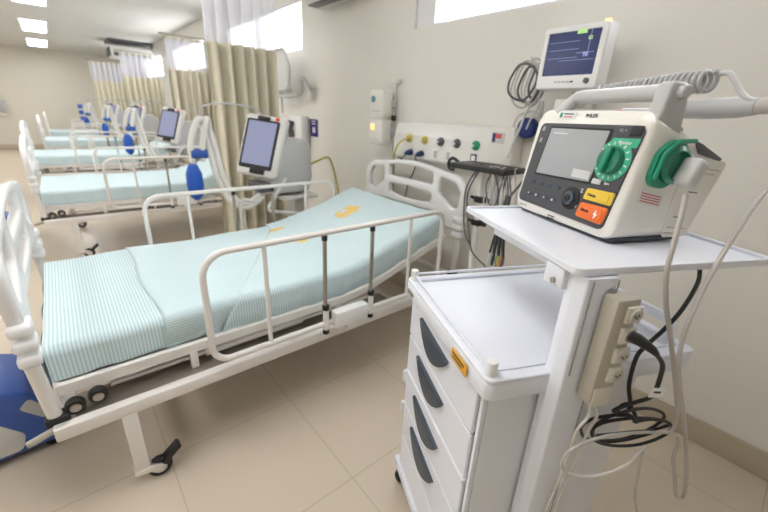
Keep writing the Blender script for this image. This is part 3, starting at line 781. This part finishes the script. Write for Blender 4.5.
for i, yy in enumerate((1.78, 1.665, 1.46)):
    s = obj('wall_socket', plate(rrect(.045, .07, .006), (), .006, .001), 'whiteplastic' if i < 2 else 'bluedark', gr, Mx=YZ(-.096, yy-1.785, 1.16))
    obj('socket_face', plate(rrect(.03, .05, .006), (), .004, .001), 'ventgrey' if i < 2 else 'whiteplastic', s, Mx=YZ(-.099, yy-1.785, 1.16))
for lab, yy, tgt in (('blue plug with black lead in the gas rail, left one', 2.015, [(1.93, 2.05, 1.125), (1.96, 2.12, 1.088), (2.03, 2.19, 1.08), (2.045, 2.27, 1.10)]), ('blue plug with black lead in the gas rail, right one', 1.905, [(1.93, 1.94, 1.122), (1.985, 1.98, 1.075), (2.01, 2.03, 1.0), (2.02, 2.10, .85), (2.03, 2.15, .5), (2.035, 2.2, .13)])):
    t = thing('mains_plug', lab, 'plug')
    obj('plug_body', tube([(1.9585, yy, 1.155), (1.945, yy, 1.150), (1.925, yy, 1.148), (1.905, yy+.01, 1.140)], [.021, .021, .019, .010], 12), 'bluedark', t)
    obj('lead', tube(catmull([(1.908, yy+.008, 1.141)]+tgt, 6), .0045, 8), 'black', t)
sb = thing('wall_box', 'off-white wall box with red and blue label at the right end of the gas rail', 'box', (W, 1.265, .028))
obj('box_body', bx2((-.115, -.075, 1.13), (0, .075, 1.335), .008), 'box', sb)
l_ = obj('box_label', plate(rrect(.085, .062, .004), (), .002, .0004), 'lightgrey', sb, Mx=YZ(-.1165, .025, 1.275))
obj('label_square', plate(rrect(.040, .026, .003), (), .0015, .0003), 'inkred', l_, Mx=YZ(-.1185, .022, 1.285))
obj('label_square', plate(rrect(.020, .050, .003), (), .0015, .0003), 'bluedark', l_, Mx=YZ(-.1185, .052, 1.275))

# monitor on bracket
mo = thing('patient_monitor', 'white patient monitor with dark blue screen mounted on the wall', 'monitor', (1.83, .905, 0), radians(-3))
mM = basis((0, 0, 1.675), (0, -.87, 0), (.03, 0, .92), (-1, 0, .03))
obj('casing', box((.335, .285, .085), (0, 0, -.045), .014), 'whiteplastic', mo, Mx=mM)
obj('bezel', plate(rrect(.325, .275, .012), [rrect(.272, .192, .004, (-.002, .018))], .008, .002), 'whiteplastic', mo, Mx=mM @ MT((0, 0, .001)))
sM = obj('screen', plate(rrect(.274, .194, .004, (-.002, .018)), (), .002), 'scrmon', mo, Mx=mM @ MT((0, 0, -.001)))
for (x_, y_, w_, h_) in ((-.045, .052, .16, .0015), (-.045, .018, .16, .0015), (-.045, -.018, .16, .0015), (.085, .05, .002, .09), (.07, .0, .09, .0015), (.03, -.03, .18, .0015)):
    obj('trace_line', box((w_, h_, .0008), (x_, y_+.018, .001)), 'trace', sM, Mx=mM)
tx = obj('reading', text('82', .022), 'tracegreen', sM, Mx=mM @ MT((.085, .078, .001)))
obj('reading', text('98', .028), 'trace', sM, Mx=mM @ MT((.075, .010, .001)))
obj('screen_sticker', box((.050, .020, .001), (.040, .108, .006), .0003), 'tracegreen', mo, 'yellow green sticker', Mx=mM)
obj('alarm_lamp', box((.028, .014, .01), (.145, .142, -.01), .003), 'amber', mo, Mx=mM)
for k in range(5): obj('key', box((.016, .007, .003), (-.050+.022*k, -.108, .006), .001), 'ventgrey' if k < 4 else 'bluedark', mo, Mx=mM)
obj('knob', lathe([(.013, 0), (.012, .012), (.009, .013)], 20, mM @ MT((.115, -.106, .004))), 'gasgrey', mo)
obj('wall_bracket', bx2((.20, -.05, 1.42), (.26, .05, 1.58), .006), 'box', mo)
obj('bracket_arm', tube(fillet([(.22, 0, 1.50), (.10, 0, 1.48), (.06, 0, 1.56)], .03), .018, 12), 'box', mo)
obj('module_box', box((.05, .06, .055), (.02, .0, 1.475), .006), 'box', mo)
# cable bundle hung beside the monitor
cb = thing('monitor_leads', 'bundle of grey monitor leads hanging in loops left of the wall monitor', 'cable bundle', (1.95, 1.12, 0))
random.seed(5)
for k in range(7):
    a0 = random.random()*.3; r1 = .050+.012*k/2; r2 = .085+.012*(k % 3)
    P = [(-.03-.008*k+.01*sin(3*a), -r1*cos(a)*(.9)+.01*k-.03, 1.585+r2*sin(a)-.012*(k % 2)) for a in [a0+2*pi*i/10 for i in range(10)]]
    obj('loop', tube(catmull(P, 5, True), .0042 if k % 3 else .006, 7, True), ['gasgrey', 'ventgrey', 'cable'][k % 3], cb)
obj('hook', tube(fillet([(.11, 0, 1.67), (-.08, 0, 1.67), (-.08, 0, 1.70)], .015), .006, 8), 'chrome', cb)
obj('hanging_lead', tube(catmull([(-.03, -.03, 1.50), (-.045, .0, 1.44), (-.06, .012, 1.36), (-.08, .02, 1.30), (-.12, .02, 1.21)], 6), .006, 8), 'lightgrey', cb)
obj('hanging_lead', tube(catmull([(-.05, -.07, 1.50), (-.05, -.06, 1.45), (-.05, -.04, 1.42), (-.05, -.02, 1.36)], 6), .005, 8), 'ventgrey', cb)
obj('lead_weight', lathe([(.004, 0), (.011, .01), (.012, .05), (.008, .075), (.003, .08)], 12, MT((-.05, -.085, 1.42))), 'ventgrey', cb)
cf = thing('pressure_cuff', 'dark blue rolled pressure cuff with grey tube behind the wall box', 'cuff', (2.01, 1.155, 1.365), radians(90))
obj('roll', tube(catmull([(.035*cos(a)*(.6+a*.07), -.035*sin(a)*(.6+a*.07), 0) for a in [k*.5 for k in range(20)]], 2), .055, 6, flat=.12), 'blue', cf) if False else None
obj('roll', lathe([(.020, -.03), (.048, -.028), (.054, -.02), (.054, .02), (.048, .028), (.020, .03)], 26, basis((0, 0, 0), (1, 0, 0), (0, 0, 1), (0, 1, 0))), 'cuffblue', cf)
obj('air_tube', tube(catmull([(-.09, .02, -.11), (-.10, .03, -.02), (-.085, .03, .06), (-.02, .03, .085), (.05, .03, .06), (.07, .03, 0), (.05, .02, -.07)], 7), .006, 8), 'lightgrey', cf)
obj('valve', box((.014, .03, .035), (-.075, .02, -.01), .004), 'black', cf)

# roll stand with black tray behind the shelf
rs = thing('roll_stand', 'white roll stand with black hook tray between headboard and shelf', 'stand', (1.70, 1.185, 0))
obj('pole', cyl((0, 0, .03), (0, 0, 1.16), .016, 16), 'whitemetal', rs)
for k in range(4):
    a = k*pi/2+.5
    l_ = obj('leg', tube([(0, 0, .07), (.13*cos(a), .13*sin(a), .06), (.25*cos(a), .25*sin(a), .055)], .013, 10), 'whitemetal', rs)
    obj('caster', lathe([(.012, -.01), (.025, -.009), (.025, .009), (.012, .01)], 16, basis((.25*cos(a), .25*sin(a), .0255), (1, 0, 0), (0, 0, 1), (0, -1, 0))), 'black', l_)
tr = obj('tray', box((.20, .34, .028), (-.02, -.03, 1.165), .008), 'black', rs, 'black tray')
obj('tray_hook', tube(catmull([(-.04, .13, 1.165), (-.05, .155, 1.185), (-.05, .185, 1.19), (-.05, .205, 1.165), (-.05, .195, 1.135), (-.05, .165, 1.13)], 6), .009, 10), 'black', rs)
for zz in (.99, .86):
    c = obj('clamp', box((.045, .055, .035), (0, 0, zz), .008), 'black', rs)
    obj('clamp_knob', cyl((0, -.02, zz), (0, -.055, zz), .014, 12), 'black', c)
    obj('clamp_screw', cyl((0, .025, zz), (-.02, .05, zz+.01), .008, 10), 'black', c)
hl = thing('hanging_leads', 'tangle of grey leads hanging from the black tray', 'cable bundle', (1.66, 1.06, 0))
random.seed(9)
for k in range(10):
    x0, y0 = random.uniform(-.05, .04), random.uniform(-.08, .06); w_ = random.uniform(.02, .05); d_ = random.uniform(.12, .24)
    P = [(x0, y0, 1.183), (x0-.01, y0+w_*.4, 1.16), (x0, y0+w_, 1.13-d_*.4), (x0+.01, y0+w_*.5, 1.13-d_), (x0+.01, y0-w_*.3, 1.12-d_*.95), (x0, y0-w_*.6, 1.12-d_*.4), (x0-.02, y0-w_*.2, 1.15), (x0-.02, y0, 1.183)]
    obj('lead', tube(catmull(P, 5), .0036, 6), ['ventgrey', 'gasgrey', 'lightgrey'][k % 3], hl)
for P in ([(0, .11, 1.185), (-.05, .14, 1.05), (-.02, .16, .95), (-.02, .12, .80), (0, .10, .70), (.05, .03, .62)], [(0, .12, 1.183), (-.03, .17, 1.06), (-.01, .185, .92), (-.01, .16, .80), (.02, .13, .72)]):
    obj('lead', tube(catmull(P, 6), .0045, 7), 'gasgrey', hl)
ec = thing('electrode_leads', 'bunch of dark electrode leads with coloured clips hanging below the shelf', 'cable bundle', (1.50, .91, 0))
cols = ['gasgrey', 'inkred', 'gasy', 'gasg', 'black', 'ventgrey', 'inkwhite']
for k in range(7):
    y0 = -.04+.013*k
    w_ = obj('lead', tube(catmull([(.02, -.01+.003*k, 1.08), (.01, y0*.4, .95), (0, y0*.7, .87), (0.01*(k % 2), y0, .79)], 6), .005, 7), 'gasgrey' if k % 2 else 'black', ec)
    obj('clip', tube([(.01*(k % 2), y0, .795), (.012*(k % 2), y0+.002, .765), (.01*(k % 2), y0+.004, .735)], [.006, .008, .005], 8), cols[k], w_)
obj('lead', tube(catmull([(.02, -.01, 1.08), (.06, -.03, 1.14), (.10, -.04, 1.19), (.14, -.02, 1.192)], 6), .006, 8), 'gasgrey', ec)

# infusion pumps on an iv pole by the wall
ip = thing('iv_pole', 'steel drip pole with hooks behind the nearest headboard', 'drip stand', (2.03, 2.31, 0))
obj('pole', cyl((0, 0, .04), (0, 0, 1.64), .009, 12), 'chrome', ip)
for k in range(4):
    a = k*pi/2+pi/4
    obj('hook', tube(catmull([(0, 0, 1.63), (.01*cos(a), .03*sin(a), 1.635), (.02*cos(a), .065*sin(a), 1.625), (.022*cos(a), .075*sin(a), 1.65)], 4), .0035, 6), 'chrome', ip)
    obj('foot', tube([(0, 0, .05), (.013*cos(a)-.08, .07*sin(a), .02), (.013*cos(a)-.085, .075*sin(a), .01)], .010, 8), 'ventgrey', ip)
obj('pole_clip', box((.03, .03, .04), (0, 0, 1.375), .006), 'black', ip)
for (zz, lab, lm) in ((1.475, 'upper white infusion pump with teal round button on the drip pole', 'gasg'), (1.27, 'lower white infusion pump with amber lamp on the drip pole', 'amber')):
    p = thing('infusion_pump', lab, 'infusion pump', (1.955, 2.375, zz))
    obj('pump_body', box((.10, .155, .185), (0, 0, 0), .010), 'box', p)
    obj('pump_clamp', box((.06, .03, .05), (.06, -.065, 0), .006), 'ventgrey', p)
    if lm == 'gasg': obj('round_button', lathe([(.024, 0), (.024, .005), (.018, .007)], 20, basis((-.05, .035, .03), (0, -1, 0), (0, 0, 1), (-1, 0, 0))), mat('teal_button', (.10, .30, .33), .4), p)
    else: obj('lamp', box((.008, .035, .045), (-.052, .035, .035), .003), 'amber', p)
    obj('pump_slot', box((.004, .10, .006), (-.0505, 0, -.055), .001), 'ventgrey', p)
hs = obj('gas_hose', tube(catmull([(1.925, 2.05, 1.245), (1.895, 2.09, 1.20), (1.93, 2.17, 1.11), (1.99, 2.235, 1.04), (2.01, 2.25, .9), (2.02, 2.25, .6), (2.02, 2.25, .13)], 7), .007, 8), 'hooky')
tag(hs, 'yellow gas hose hanging from the first gas outlet', 'hose')

# soap dispenser area further along
sp = thing('soap_dispenser', 'white wall dispenser with dark grey handset on it, left of the blue sign', 'dispenser', (W, 3.80, 1.17))
obj('dispenser_body', box((.11, .28, .36), (-.056, 0, 0), .03), 'whiteplastic', sp)
obj('handset', tube([(-.13, .04, .12), (-.15, .04, .05), (-.13, .04, -.04)], [.035, .025, .035], 12), 'gasgrey', sp)
obj('handset_cord', tube(catmull([(-.13, .05, -.05), (-.12, .09, -.12), (-.12, .15, -.10), (-.12, .18, -.02)], 6), .010, 8), 'gasgrey', sp)
sg = thing('wall_sign', 'small navy blue sign on the wall with white text lines', 'sign', (W, 3.58, 1.235))
obj('sign_plate', plate(rrect(.15, .17, .005), (), .006, .001), 'navy', sg, Mx=YZ(-.004, 0, 0))
obj('sign_symbol', plate(rrect(.055, .055, .008), (), .002, .0004), 'inkwhite', sg, Mx=YZ(-.008, 0, -.02))
for k in range(2): obj('sign_line', plate(rrect(.08, .010, .002), (), .002), 'inkwhite', sg, Mx=YZ(-.008, 0, .040+.025*k))
ol = thing('wall_arm_shield', 'pale oval shield on a curved wall arm under the window', 'wall shield', (W, 3.95, 1.72))  # oval board held on a wall bracket, not a lamp
sh_ = obj('shield', plate(poly([(-.17, -.16), (.17, -.16), (.20, .05), (.10, .22), (-.10, .22), (-.20, .05)], .09), (), .02, .006), 'ventlight', ol, Mx=YZ(-.16, 0, .03))
obj('shield_rim', tube([(-.172, a_, b_+.03) for a_, b_ in poly([(-.17, -.16), (.17, -.16), (.20, .05), (.10, .22), (-.10, .22), (-.20, .05)], .09)], .012, 8, True), 'lightgrey', sh_)
obj('arm', tube(catmull([(0, -.36, -.16), (-.08, -.42, -.10), (-.10, -.32, -.02), (-.10, -.28, -.16), (-.15, -.05, -.19), (-.16, .26, -.17)], 6), .017, 10), 'hgrey', ol)
obj('arm_block', box((.06, .30, .05), (-.13, .04, -.13), .01), 'ventlight', ol)
obj('arm_mount', box((.06, .10, .12), (-.03, -.36, -.16), .01), 'ventlight', ol)
obj('drop_tube', tube([(-.13, .08, -.13), (-.13, .09, -.36)], .012, 8), 'ventlight', ol)

# ------------------------------------------------------------------ ventilators
def make_vent():
    t = thing('ventilator', 'x', 'ventilator', (1.30, 2.87, 0), 0, 'ventilators beside the beds')
    # rolling base
    obj('base', box((.34, .36, .06), (.12, 0, .14), .02), 'ventlight', t)
    for k, (sx, sy) in enumerate(((-1, -1), (-1, 1), (1, -1), (1, 1))):
        l = obj('leg', tube([(.12+sx*.10, sy*.12, .13), (.12+sx*.24, sy*.20, .085)], .02, 8), 'ventlight', t)
        obj('caster', lathe([(.015, -.012), (.038, -.01), (.038, .01), (.015, .012)], 16, basis((.12+sx*.25, sy*.21, .039), (1, 0, 0), (0, 0, 1), (0, -1, 0))), 'gasgrey', l)
    obj('column', box((.10, .12, .60), (.16, 0, .45), .02), 'ventlight', t)
    obj('shelf', box((.32, .34, .03), (.12, 0, .74), .01), 'ventlight', t)
    obj('body', plate(poly([(-.12, .78), (.20, .78), (.235, .90), (.225, 1.10), (.17, 1.19), (.04, 1.20), (-.04, 1.08), (-.12, .92)], .04), (), .28, .02), 'ventgrey', t, 'rounded grey ventilator body', Mx=XZ(0, -.02, 0))
    obj('outlet_block', box((.18, .24, .07), (-.12, -.02, .83), .01), 'gasgrey', t)
    # tilted screen facing down the bed
    u = V((.05, -1, 0)).normalized()                 # to the right seen from the front
    nrm = V((-.72, -.58, .36)).normalized(); a = (V((0, 0, 1)).cross(nrm).normalized()-V((0, 0, .10))).normalized()
    up = nrm.cross(a).normalized()
    if a.y > 0: pass
    X = basis((-.140, -.05, 1.14), a*1.0, up*1.04, nrm)
    obj('screen_housing', box((.33, .45, .07), (0, 0, -.035), .025, 3), 'ventlight', t, Mx=X)
    f = obj('screen_frame', plate(rrect(.265, .36, .015, (-.012, .005)), (), .01, .003), 'black', t, Mx=X)
    obj('screen', plate(rrect(.225, .315, .006, (-.012, .012)), (), .003), 'scrvent', f, Mx=X @ MT((0, 0, .006)))
    obj('screen_lug', box((.10, .03, .012), (-.012, .195, .004), .004), 'black', t, Mx=X)
    obj('screen_lug', box((.12, .05, .012), (.012, -.185, .004), .006), 'black', t, Mx=X)
    obj('alarm_button', box((.028, .022, .012), (.095, .20, .004), .003), 'redlamp', t, Mx=X)
    # hose arm and hoses
    obj('hose_arm', tube(catmull([(.10, .10, 1.18), (-.08, .06, 1.37), (-.30, .02, 1.42), (-.50, .0, 1.40), (-.545, .0, 1.33)], 7), .007, 8), 'ventgrey', t)
    obj('frame_tube', tube(fillet([(-.20, -.10, .72), (-.35, -.10, .76), (-.35, -.10, .20)], .03), .014, 8), 'ventlight', t)
    obj('frame_tube', tube(fillet([(.0, -.16, .90), (-.18, -.16, .66), (.12, -.16, .60)], .03), .014, 8), 'ventlight', t)
    for k, dx in enumerate((0, .075)):
        P = [(-.63+dx*.9, -.04, 1.04), (-.625+dx, -.05, 1.15), (-.59+dx*.9, -.05, 1.26), (-.55+dx*.7, -.05+.03*k, 1.315), (-.515+dx*.5, .01, 1.25), (-.495+dx*.6, -.01, 1.08), (-.47+dx*.6, -.04, .90), (-.41+dx*.6, -.07, .75), (-.30, -.09, .69+.03*k), (-.16, -.09, .76+.03*k)]
        Q = catmull(P, 14)
        obj('hose', tube(Q, [.0200+.0022*(i % 2) for i in range(len(Q))], 10), 'bumper', t, 'white corrugated breathing hose')
    c = obj('hose_connector', cyl((-.635, -.045, 1.09), (-.53, -.045, 1.09), .033, 12), 'blue', t)
    obj('elbow', cyl((-.62, -.04, 1.06), (-.625, -.04, 1.01), .016, 10), 'ventlight', t)
    obj('test_lung', lathe([(.012, .13), (.03, .12), (.052, .06), (.055, -.02), (.045, -.09), (.02, -.12), (.005, -.125)], 18, MT((-.628, -.04, .895))), 'bluebright', t, 'bright blue test bag')
    return t
v0 = make_vent(); v0['label'] = 'nearest ventilator, tilted screen and grey body, beside the first curtain'
for lab, loc in (('second ventilator from the front, beside the second bed', (1.30, 5.87, 0)), ('third ventilator from the front', (1.32, 8.77, 0)), ('farthest ventilator, by the fourth bed', (1.22, 11.6, 0))):
    v = copy_tree(v0); v['label'] = lab; v.location = loc
yh = obj('yellow_hose', tube(catmull([(1.552, 2.83, .97), (1.66, 2.85, 1.0), (1.80, 2.90, 1.02), (1.92, 3.0, .90), (1.98, 3.02, .70), (2.02, 3.05, .45), (2.03, 3.1, .05)], 7), .010, 8), 'hooky')
tag(yh, 'yellow hose running from the nearest ventilator to the wall', 'hose')

# ------------------------------------------------------------------ curtains
def curtain(x0, x1, y, z0, z1, n, amp, seed, name):
    rnd = random.Random(seed); b = bmesh.new(); rows = []
    N = n*14; zs = [z0+(z1-z0)*k/10 for k in range(11)]
    ph = [rnd.uniform(.7, 1.3) for _ in range(n+2)]
    for z in zs:
        r = []
        for i in range(N+1):
            u = i/N; w = ph[int(u*n)]; k = (z-1.0)/1.5
            x = x0+(x1-x0)*u+.010*sin(2*pi*u*n*1.0+1.2)*k
            r.append(b.verts.new((x, y+amp*w*sin(2*pi*u*n+.3*sin(5*u+z))*(1-.25*k)+.01*sin(3*z+u*4), z)))
        rows.append(r)
    for A, B in zip(rows, rows[1:]):
        for i in range(N): b.faces.new((A[i], A[i+1], B[i+1], B[i]))
    return b
spec = [(1.0, 1.575, 3.36, 6, 'first curtain, pulled back beside the nearest ventilator'), (1.38, 1.98, 6.45, 6, 'second curtain from the front, pulled back'), (1.18, 1.86, 9.3, 7, 'third curtain from the front, pulled back'), (.90, 1.62, 12.2, 7, 'farthest curtain near the end wall')]
for i, (x0, x1, y, n, lab) in enumerate(spec):
    t = thing('curtain', 'beige '+lab if not lab.startswith('farthest') else lab, 'curtain', (0, 0, 0), 0, 'beige dividing curtains')
    zt = 2.27
    obj('fabric', curtain(x0, x1, y, .22, 1.865, n, .055, i+1, ''), 'curtain', t, smooth=80)
    obj('mesh_top', curtain(x0, x1, y, 1.865, zt-.02, n, .055, i+1, ''), 'sheer', t, 'white see-through mesh top', smooth=80)
    obj('heading', curtain(x0, x1, y, zt-.03, zt, n, .055, i+1, ''), 'curtain', t, smooth=80)
    r = thing('curtain_track', ['curtain track of the first curtain', 'curtain track of the second curtain', 'curtain track of the third curtain', 'curtain track of the farthest curtain'][i]+', a beige rail from the wall', 'curtain rail', (0, 0, 0), 0, 'curtain tracks')
    obj('rail', cyl((x0-.06, y, zt+.03), (W, y, zt+.03), .014, 10), 'strip', r)
    obj('wall_flange', cyl((W-.012, y, zt+.03), (W, y, zt+.03), .035, 14), 'strip', r)

# ------------------------------------------------------------------ blue floor cases by the footboards
def make_case():
    t = thing('portable_case', 'x', 'case', (-.45, 1.955, 0), radians(4), 'blue wheeled cases by the footboards')
    body = poly([(-.20, .03), (.20, .03), (.235, .06), (.235, .17), (.14, .30), (.05, .34), (-.12, .34), (-.20, .26)], .03)
    obj('shell', plate(body, [poly([(-.08, .275), (.04, .275), (.04, .31), (-.08, .31)], .014)], .36, .02), 'blue', t, Mx=XZ(0, 0, 0))
    obj('front_plate', plate(poly([(-.18, .06), (.08, .05), (.10, .12), (.04, .20), (-.18, .23)], .03), (), .006, .002), 'ventlight', t, 'pale grey front plate', Mx=XZ(0, -.181, 0))
    obj('grille', plate(poly([(.105, .24), (.16, .17), (.205, .15), (.19, .20), (.14, .275)], .012), (), .005, .001), 'ventgrey', t, 'grey mesh panel', Mx=XZ(0, -.181, 0))
    for sx in (-.14, .17):
        for sy in (-.15, .15):
            obj('wheel', lathe([(.01, -.014), (.028, -.012), (.028, .012), (.01, .014)], 16, basis((sx, sy, .0285), (1, 0, 0), (0, 0, 1), (0, -1, 0))), 'black', t)
    return t
pcs = make_case(); pcs['label'] = 'blue plastic wheeled case with pale plate, beside the nearest footboard'
c_ = copy_tree(pcs); c_['label'] = 'blue plastic case on the floor behind the footboard of the second bed'; c_.location = (-.60, 5.3, 0); c_.scale = (.8, .8, .8)

# small fittings on the far wall and beyond the beds
t = thing('wall_dispenser', 'small grey dispenser on the far wall at the left edge', 'dispenser', (-1.02, FAR-.07, 1.15))
obj('dispenser_body', box((.18, .12, .30), (0, 0, 0), .02), 'ventgrey', t)
obj('drip_tray', box((.15, .10, .05), (0, -.01, -.22), .01), 'box', t)
t = thing('flow_meter', 'blue flow meter on a stand beyond the fourth bed', 'flow meter', (.52, 11.4, 0))
obj('stand', cyl((0, 0, .03), (0, 0, 1.45), .012, 8), 'chrome', t)
obj('stand_base', lathe([(.16, 0), (.16, .02), (.03, .04)], 20), 'ventgrey', t)
for k in range(3): obj('meter', box((.09, .08, .09), (0, -.02, 1.0+.13*k), .02), 'blue', t)

# ------------------------------------------------------------------ world, camera
w = bpy.data.worlds.new('sky'); S.world = w; w.use_nodes = True
bg = w.node_tree.nodes['Background']; bg.inputs[0].default_value = (.93, .96, 1.0, 1); bg.inputs[1].default_value = 5.5

cam = bpy.data.cameras.new('camera'); co = bpy.data.objects.new('camera', cam); C.objects.link(co); S.camera = co
Rm = Matrix(((.767, .197, -.61), (-.639, .315, -.702), (.054, .929, .367)))
def setup_cam():
    pp = (384, 256); v1 = (48, 98); v3 = (337, 1223)
    a = (v1[0]-384, v1[1]-256); c = (v3[0]-384, v3[1]-256)
    f = math.sqrt(-(a[0]*c[0]+a[1]*c[1]))
    Y = V((a[0], -a[1], -f)).normalized(); Z = -V((c[0], -c[1], -f)).normalized(); X = Y.cross(Z).normalized()
    return f, Matrix((X, Y, Z))
f_, Rm = setup_cam()
co.matrix_world = Matrix.Translation((0, 0, 1.4)) @ Rm.to_4x4()
cam.sensor_width = 36; cam.lens = f_*36/768; cam.clip_start = .02; cam.clip_end = 60
cam.dof.use_dof = True; cam.dof.focus_distance = 1.0; cam.dof.aperture_fstop = 2.5
vs = S.view_settings; vs.view_transform = 'Standard'; vs.look = 'None'; vs.exposure = .67; vs.gamma = 1; vs.use_curve_mapping = False
S.cycles.max_bounces = 8; S.cycles.sample_clamp_indirect = 6
S.cycles.use_denoising = True
